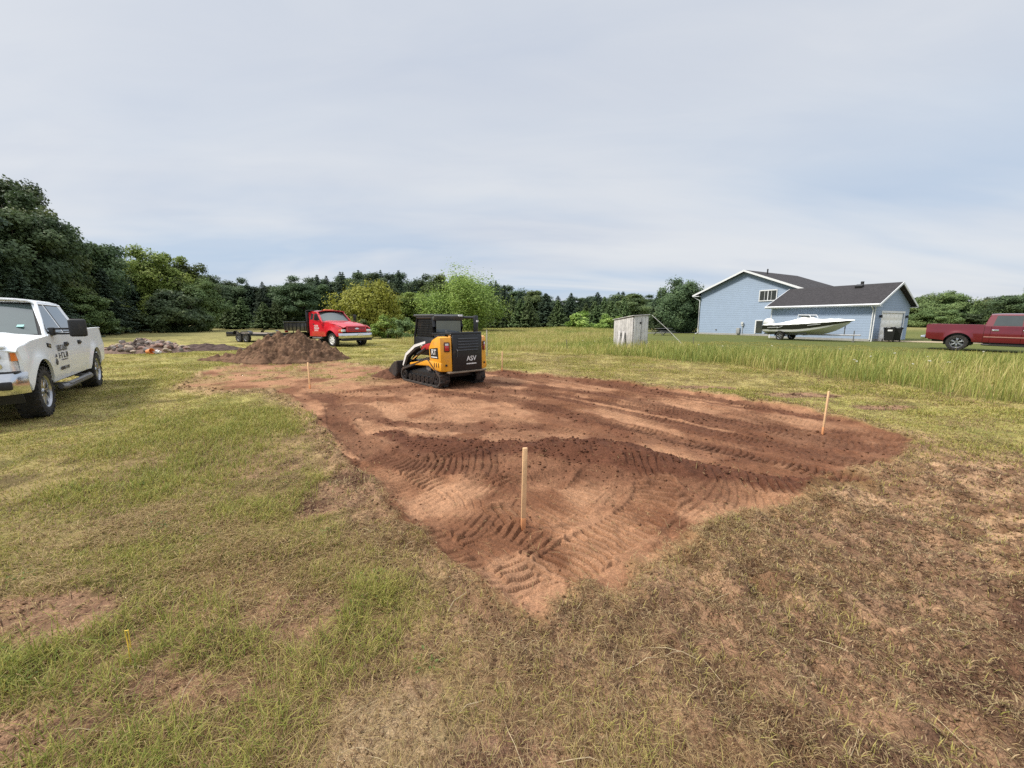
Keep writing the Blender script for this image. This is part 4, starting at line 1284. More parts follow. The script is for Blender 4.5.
def loader(root):
    # undercarriages
    for s in (1, -1):
        yc = s * .58
        pts = []
        def ring(cx, cz, r, a0, a1, n=8): return [(cx + r * math.cos(R(a0 + (a1 - a0) * i / n)), cz + r * math.sin(R(a0 + (a1 - a0) * i / n))) for i in range(n + 1)]
        loop = ring(.86, .20, .19, -90, 70, 8) + ring(-.42, .58, .16, 75, 130, 6) + ring(-.82, .23, .22, 150, 270, 8)
        # resample the loop evenly for belt and lugs
        lp = [Vector((p[0], p[1])) for p in loop]; lp.append(lp[0])
        dens = []
        for a, b in zip(lp[:-1], lp[1:]):
            k = max(1, int((b - a).length / .03))
            dens += [a.lerp(b, i / k) for i in range(k)]
        n = len(dens); cen = sum(dens, Vector((0, 0))) / n
        m = MB(); W = .15
        V = []; F_ = []
        for i, p in enumerate(dens):
            t = (dens[(i + 1) % n] - dens[i - 1]).normalized(); nn = Vector((t.y, -t.x))
            o = p + nn * 0; q = p - nn * .045
            V += [(o.x, yc - W, o.y), (o.x, yc + W, o.y), (q.x, yc + W, q.y), (q.x, yc - W, q.y)]
        for i in range(n):
            j = (i + 1) % n
            for k in range(4): F_.append((i * 4 + k, i * 4 + (k + 1) % 4, j * 4 + (k + 1) % 4, j * 4 + k))
        m.add(V, F_)
        step = 3
        for i in range(0, n, step):
            p = dens[i]; t = (dens[(i + 1) % n] - dens[i - 1]).normalized(); nn = Vector((t.y, -t.x)); a = math.atan2(t.y, t.x)
            for dy in (-.075, .075):
                pp = p + nn * .012 + t * (.02 if dy > 0 else -.02)
                m.box((pp.x, yc + dy, pp.y), (.045, .135, .035), (0, -a, 0), .005, seg=1)
        tr = m.build('track', M_TRACK, root)
        m = MB()
        for xx, zz, r in ((-.82, .23, .165), (.86, .20, .135)):
            m.lathe([(.03, -.12), (r, -.12), (r, .12), (.03, .12)], (xx, yc, zz), (0, 1, 0), 24)
            for k in range(6):
                a = k * math.pi / 3; m.box((xx + r * .6 * math.cos(a), yc + s * .125, zz + r * .6 * math.sin(a)), (.05, .012, r * .5), (0, -a, 0))
        for k in range(6): m.lathe([(.02, -.11), (.10, -.11), (.10, -.05), (.085, 0), (.10, .05), (.10, .11), (.02, .11)], (-.54 + .225 * k, yc, .155), (0, 1, 0), 18)
        m.build('road_wheels', M_MBLACK, tr)
        m = MB(); m.lathe([(.02, -.10), (.13, -.10), (.13, .10), (.02, .10)], (-.42, yc, .54), (0, 1, 0), 20)
        for k in range(9):
            a = k * 2 * math.pi / 9; m.box((-.42 + .13 * math.cos(a), yc, .54 + .13 * math.sin(a)), (.05, .20, .04), (0, -a, 0), .006)
        m.build('drive_sprocket', M_STEEL, tr)
        m = MB(); m.prism([(-.76, .22), (.82, .20), (.72, .30), (.25, .40), (-.30, .50), (-.55, .42)], yc - .05, yc + .05, bev=.01); m.build('undercarriage_frame', M_MBLACK, tr)
    m = MB(); m.box((-.05, 0, .42), (1.75, .82, .36), bev=.03); m.build('chassis', M_MBLACK, root)
    # rear engine housing
    for s in (1, -1):
        m = MB()
        m.prism([(-1.22, .44), (-.72, .44), (-.56, .66), (-.52, 1.02), (-.68, 1.22), (-.95, 1.32), (-1.20, 1.30)], s * .465, s * .72, bev=.02)
        for v in m.bm.verts:
            if abs(v.co.y) > .64 and v.co.x < -1.05: v.co.x += .13
        m.prism([(-1.10, .66), (-.40, .70), (.50, .56), (.50, .50), (-.50, .55), (-.75, .46), (-1.10, .46)], s * .60, s * .73, bev=.015)
        sp = m.build('rear_side_panel', M_YEL, root)
        m = MB(); m.box((-1.165, s * .585, 1.06), (.03, .14, .24), (0, 0, s * -.57), .01); rc = m.build('lamp_recess', mat('lamp_recess_red', (.06, .012, .010), .6), sp)
        m = MB(); m.box((-1.173, s * .588, 1.03), (.03, .10, .13), (0, 0, s * -.57), .008); m.build('tail_light', M_REDLENS, sp)
        m = MB(); m.box((-1.175, s * .590, 1.125), (.03, .08, .05), (0, 0, s * -.57)); m.build('reverse_light', M_PALE, sp)
        m = MB(); m.cyl((-1.15, s * .60, .60), (-1.172, s * .615, .60), .028); m.build('bolt', M_MBLACK, sp)
        m = MB(); m.prism([(-.98, .76), (-.62, .76), (-.58, 1.00), (-.96, 1.04)], s * .719, s * .726); dc = m.build('model_decal', M_MBLACK, sp)
        text_mesh('model_lettering', 'RT', .19, (-.78, s * .730, .915), (R(90), 0, R(180 if s > 0 else 0)), M_WHITEDEC, dc)
        m = MB(); m.box((-.79, s * .728, .795), (.28, .006, .025)); m.build('decal_stripe', M_WHITEDEC, dc)
        # louvre slots low on the flank
        m = MB()
        for k in range(3): m.box((-1.0 + .10 * k, s * .736, .60), (.022, .008, .12), (0, .1, 0), .003)
        m.build('vent_slot', M_MBLACK, sp)
    m = MB(); m.box((-.83, 0, .86), (.70, .88, .94), bev=.03); m.box((-.74, 0, 1.37), (.95, .96, .08), (0, .04, 0), .025); m.build('engine_cover', M_MBLACK, root)
    m = MB(); m.box((-1.21, 0, .90), (.09, .92, .93), bev=.03); dr = m.build('rear_door', M_MBLACK, root)
    m = MB()
    for k in range(5): m.box((-1.262, .0, .97 + .072 * k), (.022, .64, .032), (0, .5, 0), .004)
    m.build('louvre', mat('louvre_black', (.035, .036, .04), .45), dr)
    text_mesh('rear_lettering', 'ASV', .175, (-1.259, -.10, .745), (R(90), 0, R(-90)), M_WHITEDEC, dr, .003, 1.0)
    m = MB(); m.box((-1.259, -.10, .615), (.008, .31, .026)); m.build('rear_stripe', M_WHITEDEC, dr)
    m = MB(); m.box((-1.20, 0, .415), (.16, 1.18, .045), bev=.012); m.build('rear_bumper', mat('worn_bumper', (.22, .17, .12), .6, var=.3), root)
    m = MB(); m.prism([(-1.19, .46), (-1.10, .46), (-1.08, 1.34), (-1.18, 1.34)], .462, .482); m.prism([(-1.19, .46), (-1.10, .46), (-1.08, 1.34), (-1.18, 1.34)], -.482, -.462); m.build('door_edging', mat('worn_yellow_edge', (.60, .33, .10), .5, var=.2), root)
    # cab
    m = MB()
    for s in (1, -1):
        m.tube([(-.34, s * .44, 1.22), (-.36, s * .44, 1.55), (-.30, s * .44, 1.82)], .045, 6)
        m.tube([(.72, s * .44, .60), (.66, s * .44, 1.30), (.50, s * .44, 1.82)], .04, 6)
        m.tube([(-.32, s * .44, 1.80), (.52, s * .44, 1.80)], .04, 6)
        m.box((.14, s * .44, 1.02), (1.0, .05, .5), bev=.02)
    m.box((-.36, 0, 1.30), (.06, .9, .14), bev=.01); m.box((-.33, 0, 1.74), (.06, .9, .10), bev=.01)
    cab = m.build('cab_frame', M_MBLACK, root)
    m = MB(); m.box((.12, 0, 1.855), (1.05, .98, .055), bev=.02); m.box((-.36, 0, 1.80), (.12, .94, .14), (0, -.4, 0), .02); m.build('cab_roof', mat('roof_dark_grey', (.07, .072, .075), .45, coat=.2, var=.2), cab)
    m = MB(); m.box((-.385, 0, 1.56), (.015, .78, .30), (0, -.02, 0)); m.build('rear_window', M_CABGLASS, cab)
    m = MB(); m.box((.30, -.43, 1.84), (.18, .10, .05)); m.box((-.42, -.36, 1.845), (.06, .13, .05), bev=.01); m.build('work_light', M_PALE, cab)
    for s in (1, -1):
        m = MB()
        for k in range(13): m.box((-.26 + .068 * k, s * .435, 1.52), (.012, .010, .56))
        for k in range(9): m.box((.14, s * .435, 1.26 + .064 * k), (.84, .010, .012))
        m.box((.14, s * .425, 1.52), (.82, .006, .54))
        m.build('side_screen', M_MBLACK, cab)
    m = MB(); m.box((-.05, 0, 1.0), (.5, .5, .14), bev=.05); m.box((-.26, 0, 1.30), (.14, .48, .60), bev=.05); m.build('seat', M_MBLACK, root)
    m = MB(); m.box((.60, 0, 1.35), (.02, .80, .80), (0, -.2, 0)); m.build('front_window', M_CABGLASS, cab)
    m = MB(); m.cyl((-.62, .22, 1.36), (-.62, .22, 1.47), .035); m.build('exhaust', M_STEEL, root)
    # loader arms
    for s in (1, -1):
        yi, yo = s * .50, s * .62
        m = MB(); m.prism([(-1.06, 1.10), (-.82, 1.32), (.40, 1.08), (.95, .80), (1.18, .42), (1.10, .34), (.98, .40), (.80, .68), (.30, .94), (-.80, 1.14), (-.98, 1.04)], yi, yo, bev=.015)
        am = m.build('lift_arm', M_MBLACK, root)
        m = MB(); m.prism([(-.20, 1.175), (.40, 1.055), (.93, .785), (1.14, .44), (1.09, .41), (.87, .725), (.37, .985), (-.20, 1.115)], s * .621, s * .629); m.build('arm_stripe', M_WHITEDEC, am)
        m = MB(); m.prism([(-.62, 1.16), (-.30, 1.10), (-.02, 1.0), (-.10, .92), (-.55, 1.0)], s * .64, s * .68, bev=.01); m.build('lift_link', M_REDDEC, am)
        m = MB(); m.cyl((-.30, s * .66, .98), (.15, s * .66, .80), .045, .045, 12); m.cyl((.15, s * .66, .80), (.45, s * .66, .66), .022, .022, 10, 1); m.cyl((-.08, s * .66, 1.03), (-.08, s * .70, 1.03), .035, .035, 12, 1); m.build('lift_cylinder', [M_MBLACK, M_CHROME], root)
        m = MB(); m.prism([(-1.00, 1.0), (-.72, 1.0), (-.70, 1.34), (-.95, 1.36)], s * .46, s * .50, bev=.01); m.prism([(-1.00, 1.0), (-.72, 1.0), (-.70, 1.34), (-.95, 1.36)], s * .63, s * .67, bev=.01); m.build('arm_tower', M_MBLACK, root)
        m = MB(); m.cyl((.70, s * .40, .70), (1.16, s * .40, .44), .04, .04, 12); m.cyl((1.16, s * .40, .44), (1.28, s * .40, .34), .022, .022, 10, 1); m.build('tilt_cylinder', [M_MBLACK, M_CHROME], root)
    for s in (1, -1):
        for k in range(2):
            m = MB(); m.tube([(-.72, s * (.50 - .03 * k), 1.10), (-.30, s * (.46 - .03 * k), 1.02 - .05 * k), (.25, s * (.45 - .03 * k), 1.00 - .05 * k), (.75, s * (.44 - .03 * k), .74), (1.15, s * .40, .46)], .014, 6); m.build('hydraulic_hose', M_MBLACK, root)
    m = MB(); m.tube([(-1.262, .36, .80), (-1.30, .36, .82), (-1.30, .36, .98), (-1.262, .36, 1.0)], .012, 6); m.build('door_handle', M_STEEL, root)
    m = MB(); m.cyl((1.05, -.5, .40), (1.05, .5, .40), .05); m.build('cross_tube', M_MBLACK, root)
    # guard frame with work lights on the right of the cab
    m = MB(); m.tube([(-.34, -.42, 1.80), (-.50, -.62, 1.80), (-.62, -.70, 1.80)], .035, 8); m.box((-.66, -.71, 1.57), (.09, .13, .56), (0, 0, .3), .02); m.box((-.66, -.70, 1.26), (.07, .08, .14)); gd = m.build('guard_frame', M_MBLACK, root)
    m = MB(); m.box((-.72, -.72, 1.70), (.03, .07, .05), (0, 0, .3)); m.build('work_light', M_PALE, gd)
    # quick hitch and bucket
    m = MB(); m.box((1.22, 0, .36), (.08, 1.05, .42), (0, .2, 0), .02); m.build('hitch_plate', M_MBLACK, root)
    m = MB()
    prof = [(1.26, .52), (1.30, .20), (1.42, .07), (2.02, .015)]
    yw = .74
    V = []; F_ = []
    m.grid(lambda u, v: ((lambda i, t: (prof[i][0] + (prof[i + 1][0] - prof[i][0]) * t, (2 * v - 1) * yw, prof[i][1] + (prof[i + 1][1] - prof[i][1]) * t))(min(2, int(u * 3)), u * 3 - min(2, int(u * 3)))), 12, 6, thick=.025)
    for s in (1, -1): m.prism([(1.26, .53), (1.30, .20), (1.42, .07), (2.02, .015), (1.92, .12), (1.62, .40), (1.38, .53)], s * yw - .012, s * yw + .012)
    m.box((1.27, 0, .53), (.07, 1.5, .05), (0, 0, 0), .01); m.box((1.99, 0, .022), (.16, 1.5, .022), bev=.004)
    bk = m.build('bucket', mat('worn_bucket_steel', (.06, .055, .055), .55, .4, var=.4, scale=6, dust=((.15, .08, .05), 4, .4)), root)
    return root

ldr = empty('track_loader', (0, 0, 0), 0, 'yellow and black compact track loader pushing soil with its bucket', 'track loader')
loader(ldr)

def heap_mesh(name, fn, x0, x1, y0, y1, n, m, parent=None, skirt=-.06):
    """a heap as one dense displaced sheet over the ground"""
    X, Y = np.meshgrid(np.linspace(x0, x1, n), np.linspace(y0, y1, n), indexing='ij')
    Z = fn(X.ravel(), Y.ravel()); Z = np.where(Z < .012, skirt, Z)
    idx = np.arange(n * n).reshape(n, n)
    q = np.stack([idx[:-1, :-1], idx[1:, :-1], idx[1:, 1:], idx[:-1, 1:]], -1).reshape(-1, 4)
    zz = Z[q].max(1) > 0
    q = q[zz]
    me = np_mesh(name, np.c_[X.ravel(), Y.ravel(), Z], q.ravel(), np.arange(len(q)) * 4, None, [m], None, True)
    return link_mesh(name, me, parent)
# ------------------------------------------------------------------ house with attached garage
def siding_mat(name, col):
    m = mat(name, col, .6, var=.05, scale=1.5)
    t = m.node_tree; b = t.nodes['Principled BSDF']
    co = t.nodes.new('ShaderNodeTexCoord'); sp = t.nodes.new('ShaderNodeSeparateXYZ'); t.links.new(co.outputs['Object'], sp.inputs[0])
    mm = t.nodes.new('ShaderNodeMath'); mm.operation = 'MULTIPLY'; mm.inputs[1].default_value = 1 / .20; t.links.new(sp.outputs[2], mm.inputs[0])
    fr = t.nodes.new('ShaderNodeMath'); fr.operation = 'FRACT'; t.links.new(mm.outputs[0], fr.inputs[0])
    iv = t.nodes.new('ShaderNodeMath'); iv.operation = 'SUBTRACT'; iv.inputs[0].default_value = 1; t.links.new(fr.outputs[0], iv.inputs[1])
    bp = t.nodes.new('ShaderNodeBump'); bp.inputs['Strength'].default_value = .7; bp.inputs['Distance'].default_value = .05
    t.links.new(iv.outputs[0], bp.inputs['Height']); t.links.new(bp.outputs[0], b.inputs['Normal'])
    return m
def shingle_mat():
    m = mat('dark_shingles', (.042, .038, .042), .9, var=.3, scale=3)
    t = m.node_tree; b = t.nodes['Principled BSDF']
    co = t.nodes.new('ShaderNodeTexCoord'); br = t.nodes.new('ShaderNodeTexBrick')
    mp = t.nodes.new('ShaderNodeMapping'); t.links.new(co.outputs['UV'], mp.inputs[0])
    t.links.new(co.outputs['Object'], mp.inputs[0])
    br.inputs['Scale'].default_value = 3.2; br.inputs['Color1'].default_value = (.020, .018, .020, 1); br.inputs['Color2'].default_value = (.042, .038, .041, 1); br.inputs['Mortar'].default_value = (.02, .018, .02, 1); br.inputs['Mortar Size'].default_value = .03
    t.links.new(mp.outputs[0], br.inputs[0]); t.links.new(br.outputs[0], b.inputs['Base Color'])
    bp = t.nodes.new('ShaderNodeBump'); bp.inputs['Strength'].default_value = .5; bp.inputs['Distance'].default_value = .02
    t.links.new(br.outputs[1], bp.inputs['Height']); t.links.new(bp.outputs[0], b.inputs['Normal'])
    return m
M_SIDING = siding_mat('blue_grey_lap_siding', (.250, .325, .435))
M_SHINGLE = shingle_mat()
M_TRIM = mat('white_trim', (.70, .72, .74), .5, var=.05)
M_HGLASS = glass_mat('house_window_glass', (.05, .055, .055), .05)
M_CONC = mat('foundation_concrete', (.34, .335, .32), .9, var=.2, bump=.2)
M_GDOOR = mat('white_garage_door', (.86, .86, .84), .5, var=.03)

H0 = (23.8, 36.4)
HZ = gz(27, 33) - .05
house = empty('house', (H0[0], H0[1], HZ), R(-60), 'pale blue house with dark shingle roof and attached garage', 'house')

def build_house(root):
    GL, GW, GE, GR = 7.4, 7.0, 2.95, 4.50
    # garage walls: a shell with an opening for the door in the end wall
    m = MB()
    m.prism([(0, 0), (GL, 0), (GL, GE), (0, GE)], 0, .12, 'y')
    m.prism([(.10, 0), (GL, 0), (GL, GE), (.10, GE)], GW - .12, GW, 'y')
    m.prism([(.12, 0), (GW - .12, 0), (GW - .12, GE), (GW / 2, GR - .08), (.12, GE)], 0, .12, 'x')
    D0, D1, DT = 1.3, 5.9, 2.22
    m.prism([(.12, 0), (D0, 0), (D0, DT), (D1, DT), (D1, 0), (GW - .12, 0), (GW - .12, GE), (GW / 2, GR - .08), (.12, GE)], GL - .12, GL, 'x')
    m.build('garage_wall', M_SIDING, root)
    m = MB(); m.prism([(D0 + .02, .02), (D1 - .02, .02), (D1 - .02, DT - .02), (D0 + .02, DT - .02)], GL - .10, GL - .06, 'x')
    for k in range(4):
        for j in range(5): m.box((GL - .055, D0 + .5 + j * .9, .30 + k * .54), (.02, .74, .38), bev=.008)
    gd = m.build('garage_door', M_GDOOR, root)
    m = MB()
    m.box((GL + .012, D0 - .07, DT / 2), (.03, .14, DT)); m.box((GL + .012, D1 + .07, DT / 2), (.03, .14, DT)); m.box((GL + .012, (D0 + D1) / 2, DT + .08), (.034, D1 - D0 + .3, .16)); 
    m.build('door_trim', M_TRIM, root)
    for y in (D0 - .42, D1 + .42):
        m = MB(); m.box((GL + .04, y, 1.95), (.06, .12, .18), bev=.01); m.cyl((GL + .12, y, 1.84), (GL + .12, y, 2.06), .07, .05, 8); m.build('wall_lamp', M_BLACK, root)
    # garage roof
    def slope(y0, z0, y1, z1, x0, x1, name):
        m = MB(); m.prism([(y0, z0), (y1, z1), (y1, z1 + .12), (y0, z0 + .12)], x0, x1, 'x'); return m.build(name, M_SHINGLE, root)
    k = (GR - GE) / (GW / 2)
    slope(-.45, GE - .45 * k, GW / 2, GR, -.30, GL + .35, 'garage_roof'); slope(GW / 2 + .001, GR, GW + .45, GE - .45 * k, .15, GL + .35, 'garage_roof')
    m = MB(); m.box((GL / 2 + .02, -.475, GE - .45 * k + .05), (GL + .66, .05, .17)); m.build('eave_fascia', M_TRIM, root)
    m = MB(); m.tube([(-.30, -.56, GE - .45 * k + .06), (GL + .35, -.56, GE - .45 * k + .06)], .06, 8); m.build('gutter', M_TRIM, root)
    m = MB(); m.box((GL / 2, -.225, GE - .45 * k - .05), (GL + .6, .45, .02)); m.build('soffit', M_TRIM, root)
    m = MB()
    for x in (GL + .365, -.315):
        m.prism([(-.50, GE - .45 * k - .06), (GW / 2, GR - .03), (GW / 2, GR + .13), (-.50, GE - .45 * k + .10)], x - .02, x + .02, 'x')
    m.prism([(GW / 2 + .001, GR - .03), (GW + .5, GE - .45 * k - .06), (GW + .5, GE - .45 * k + .10), (GW / 2 + .001, GR + .13)], GL + .345, GL + .385, 'x')
    m.box((GL + .18, GW + .25, GE - .45 * k - .03), (.37, .55, .05)); m.box((GL + .18, -.25, GE - .45 * k - .06), (.37, .5, .05))
    m.build('rake_board', M_TRIM, root)
    m = MB(); m.box((3.7, -.012, .10), (7.42, .03, .24)); m.box((GL + .008, .62, .12), (.03, 1.1, .24)); m.build('foundation', M_CONC, root)
    m = MB(); m.tube([(GL - .12, -.50, GE - .25), (GL - .12, -.10, GE - .5), (GL - .12, -.06, .15)], .045, 6); m.build('downspout', M_TRIM, root)
    for cx_, cy_, w_, d_ in ((.05, -.015, .08, .03), (GL - .015, -.015, .06, .03)):
        m = MB(); m.box((cx_, cy_, 1.45), (w_, d_, 2.85)); m.build('corner_board', M_TRIM, root)
    m = MB(); m.cyl((4.8, 4.6, 4.4), (4.8, 4.6, 4.95), .12, .12, 10); m.build('roof_vent', M_BLACK, root)
    m = MB(); m.box((5.2, 2.9, GR - .05), (.5, .4, .22), (.4, 0, 0), .03); m.build('roof_vent', M_BLACK, root)
    # main house, gable towards the lawn
    X0, X1, Y0, Y1, E_, RZ = -9.95, .12, 4.0, 14.2, 4.80, 6.78
    XM = (X0 + X1) / 2
    w0, w1, wz0, wz1 = -3.25, -1.7, 3.68, 4.62
    m = MB()
    m.prism([(X0, 0), (X1, 0), (X1, E_), (XM, RZ - .02), (X0, E_)], Y0, Y0 + .15, 'y')
    m.prism([(X0, 0), (X1, 0), (X1, E_), (XM, RZ - .02), (X0, E_)], Y1 - .15, Y1, 'y')
    m.prism([(Y0 + .15, 0), (Y1 - .15, 0), (Y1 - .15, E_), (Y0 + .15, E_)], X0, X0 + .15, 'x'); m.prism([(Y0 + .15, 0), (Y1 - .15, 0), (Y1 - .15, E_), (Y0 + .15, E_)], X1 - .15, X1, 'x')
    m.build('house_wall', M_SIDING, root)
    kk = (RZ - E_) / (XM - X0)
    for sg, xa in ((1, X0), (-1, X1)):
        m = MB(); xe = xa - sg * .75
        m.prism([(xe, E_ - .75 * kk), (XM - (0.001 if sg > 0 else -0.001), RZ), (XM - (0.001 if sg > 0 else -0.001), RZ + .13), (xe, E_ - .75 * kk + .13)], Y0 - .45, Y1 + .45, 'y'); m.build('house_roof', M_SHINGLE, root)
        m = MB(); m.prism([(xe - sg * .03, E_ - .75 * kk - .10), (XM - sg * .002, RZ - .05), (XM - sg * .002, RZ + .14), (xe - sg * .03, E_ - .75 * kk + .11)], Y0 - .49, Y0 - .452, 'y'); m.box(((xe + xa) / 2, Y0 - .24, E_ - .75 * kk - .05), (.78, .44, .06)); m.build('rake_board', M_TRIM, root)
        m = MB(); m.tube([(xe - sg * .06, Y0 - .45, E_ - .75 * kk + .03), (xe - sg * .06, Y1 + .45, E_ - .75 * kk + .03)], .06, 8); m.build('gutter', M_TRIM, root)
        m = MB(); m.box(((xe + xa) / 2, (Y0 + Y1) / 2 + .1, E_ - .75 * kk - .055), (.72, Y1 - Y0 + .2, .02)); m.build('soffit', M_TRIM, root)
    m = MB(); m.tube([(X0 - .78, Y0 - .3, E_ - .40), (X0 - .05, Y0 - .10, E_ - .85), (X0 - .05, Y0 - .08, .2), (X0 - .25, Y0 - .3, .08)], .05, 6); m.build('downspout', M_TRIM, root)
    m = MB(); m.box(((w0 + w1) / 2, Y0 - .02, (wz0 + wz1) / 2), (w1 - w0, .05, wz1 - wz0)); wf_ = m.build('window', M_HGLASS, root)
    m = MB()
    for x in (w0 - .05, w1 + .05): m.box((x, Y0 - .035, (wz0 + wz1) / 2), (.08, .07, wz1 - wz0 + .2))
    m.box(((w0 + w1) / 2, Y0 - .04, (wz0 + wz1) / 2), (.07, .06, wz1 - wz0)); m.box(((w0 + w1) / 2, Y0 - .035, wz1 + .05), (w1 - w0, .07, .11)); m.box(((w0 + w1) / 2, Y0 - .045, wz0 - .05), (w1 - w0 + .2, .09, .09))
    m.build('frame', M_TRIM, wf_)
    m = MB()
    for x in (w0 + .45, w1 - .45): m.box((x, Y0 - .05, (wz0 + wz1) / 2), (.03, .02, wz1 - wz0))
    m.build('muntin', M_TRIM, wf_)
    m = MB(); m.box((-3.05, Y0 - .02, .98), (.62, .05, 1.25)); bw = m.build('basement_window', M_HGLASS, root)
    m = MB(); m.box((-3.42, Y0 - .03, .98), (.12, .06, 1.4)); m.box((-3.05, Y0 - .03, 1.65), (.62, .06, .10)); m.build('frame', M_TRIM, bw)
    m = MB(); m.box((-4.75, Y0 - .08, 1.25), (.22, .14, .42), bev=.03); m.cyl((-4.75, Y0 - .15, 1.38), (-4.75, Y0 - .21, 1.38), .13, .13, 14); m.tube([(-4.75, Y0 - .06, 1.1), (-4.75, Y0 - .06, .05)], .03, 6); m.build('electric_meter', mat('meter_grey', (.55, .56, .56), .5), root)
    m = MB(); m.box((-5.15, Y0 - .10, .55), (.35, .2, .62), bev=.02); m.build('utility_box', mat('utility_grey', (.30, .31, .31), .5), root)
    m = MB(); m.box((-7.75, Y0 - .03, .62), (.16, .06, .12), bev=.01); m.build('wall_vent', M_STEEL, root)
    m = MB(); m.box((XM, Y0 - .012, .12), (X1 - X0, .03, .26)); m.build('foundation', M_CONC, root)
    m = MB(); m.cyl((XM + 1.0, 6.2, 6.2), (XM + 1.0, 6.2, 7.05), .07, .07, 10); m.build('vent_pipe', M_BLACK, root)
build_house(house)

# ------------------------------------------------------------------ boat on its trailer
hg = Vector((.5, -.866)); hb = Vector((.866, .5))
bo = Vector(H0) + hg * 1.25 - hb * 2.5
boat = empty('motorboat', (bo.x, bo.y, gz(bo.x + 1.5, bo.y - 2.6)), R(-60), 'white and black motorboat under a white cover beside the garage', 'boat')
btr = empty('boat_trailer', (bo.x, bo.y, gz(bo.x + 1.5, bo.y - 2.6)), R(-60), 'dark boat trailer carrying the white and black motorboat', 'trailer')
def build_boat(root, tr):
    L = 6.2
    def st(t):
        b = 1.12 * (1 - max(0, (t - .45) / .55) ** 2.2) ** .8 if t < 1 else .0
        b = max(b, .015)
        keel = .46 + .95 * max(0, (t - .55) / .45) ** 2.4
        chine = .70 + .78 * max(0, (t - .35) / .65) ** 1.8
        gun = 1.20 + .10 * t + .42 * max(0, t - .2) ** 1.6
        return b, keel, min(chine, gun - .12), gun
    def hull(lo, hi, a):
        def fn(u, v):
            b, k, c, g = st(u); x = L * u - (.12 * (1 - v) if u < .02 else 0)
            w = lo + (hi - lo) * v
            if a == 'bottom': y, z = b * .84 * v, k + (c - k) * v
            else: y, z = b * (.84 + .16 * w), c + (g - c) * w
            return (x + (.30 * (w if a != 'bottom' else 0)) * u ** 6, y, z)
        return fn
    M_HULLW = mat('hull_white', (.60, .61, .60), .35, coat=.4, var=.06); M_HULLB = mat('hull_black', (.018, .018, .022), .2, coat=.6); M_HULLG = mat('hull_grey', (.34, .35, .34), .4, coat=.3, var=.1)
    m = MB()
    for s in (1, -1):
        for fn, mi in ((hull(0, 1, 'bottom'), 2), (hull(0, .22, 'side'), 0), (hull(.22, .30, 'side'), 2), (hull(.30, .95, 'side'), 1), (hull(.95, 1.0, 'side'), 0)):
            m.grid(lambda u, v: (fn(u, v)[0], s * fn(u, v)[1], fn(u, v)[2]), 28, 4, mi)
    b, k, c, g = st(0)
    m.add([(0, -b, g), (0, b, g), (-.10, b * .84, c), (-.12, 0, k), (-.10, -b * .84, c)], [(0, 1, 2, 3, 4)], 1)
    m.build('hull', [M_HULLW, M_HULLB, M_HULLW], root)
    m = MB()
    for s in (1, -1):
        m.box((.9, s * 1.128, 1.03), (.9, .01, .05), (0, -.05, s * 0)); m.box((1.5, s * 1.132, 1.06), (.5, .01, .04), (0, -.3, 0))
        m.box((4.1, s * 1.01, 1.27), (.9, .02, .05), (0, -.12, s * -.22))
    m.build('hull_stripe', M_HULLG, root)
    def cover(u, v):
        t = u; b, k, c, g = st(min(t, .995)); e = (2 * v - 1)
        top = .12 + .40 * math.exp(-((t - .50) / .10) ** 2) + .22 * math.exp(-((t - .34) / .14) ** 2) + .16 * math.exp(-((t - .72) / .2) ** 2)
        z = g + .01 + top * (1 - abs(e) ** 2.6) * (1 - max(0, (t - .8) / .2) ** 2 * .7)
        return (L * t + .30 * t ** 6, e * b * 1.02, z + .012 * math.sin(t * 60 + e * 5))
    m = MB(); m.grid(cover, 50, 18, thick=.02); m.build('cover', mat('white_boat_cover', (.78, .79, .78), .75, var=.05), root)
    m = MB(); m.grid(lambda u, v: (2.78 + .40 * v * 0 + .75 * u, (-1 if v < .5 else 1) * (.62 + .0 * u), 1.80), 1, 1)
    m = MB(); m.box((3.05, 0, 1.92), (.82, 1.10, .10), (0, .05, 0), .03); m.build('windscreen', M_GLASS, root)
    m = MB(); m.tube([(2.62, -.62, 1.55), (2.66, -.62, 2.03), (3.5, -.58, 2.02), (3.62, -.58, 1.82)], .035, 6); m.tube([(2.62, .62, 1.55), (2.66, .62, 2.03), (3.5, .58, 2.02), (3.62, .58, 1.82)], .035, 6); m.tube([(2.66, -.62, 2.03), (2.66, .62, 2.03)], .035, 6); m.build('windscreen_frame', M_TRIM, root)
    m = MB()
    m.grid(lambda u, v: (-.05 + .42 * math.cos(math.pi * u) * math.sin(math.pi * (.5 - .5 * v) + 0) , .27 * math.sin(2 * math.pi * v) * math.sin(math.pi * u), 1.48 + .34 * math.sin(math.pi * u) * math.cos(math.pi * (v - .5) * 0)), 1, 1) if False else None
    bmo = bmesh.new(); bmesh.ops.create_uvsphere(bmo, u_segments=18, v_segments=12, radius=1)
    for v in bmo.verts: v.co = Vector((-.10 + v.co.x * .50, v.co.y * .32, 1.42 + v.co.z * .38))
    m.merge(bmo, 0, True); m.box((-.30, 0, 1.05), (.22, .18, .75), bev=.05); m.build('outboard_motor', M_HULLW, root)
    # trailer
    m = MB()
    for s in (1, -1):
        m.tube([(-.1, s * .62, .50), (3.6, s * .60, .50), (5.6, 0, .50)], .05, 6); m.box((1.8, s * .55, .60), (3.2, .10, .08), bev=.01)
    for x in (.3, 1.4, 3.2): m.tube([(x, -.75, .46), (x, .75, .46)], .045, 6)
    m.tube([(5.4, 0, .50), (7.0, 0, .52)], .05, 6); m.tube([(5.9, 0, .5), (5.9, 0, 1.15), (5.75, 0, 1.25)], .04, 6); m.cyl((6.55, 0, .02), (6.55, 0, .85), .035); m.box((6.55, 0, .03), (.2, .12, .05))
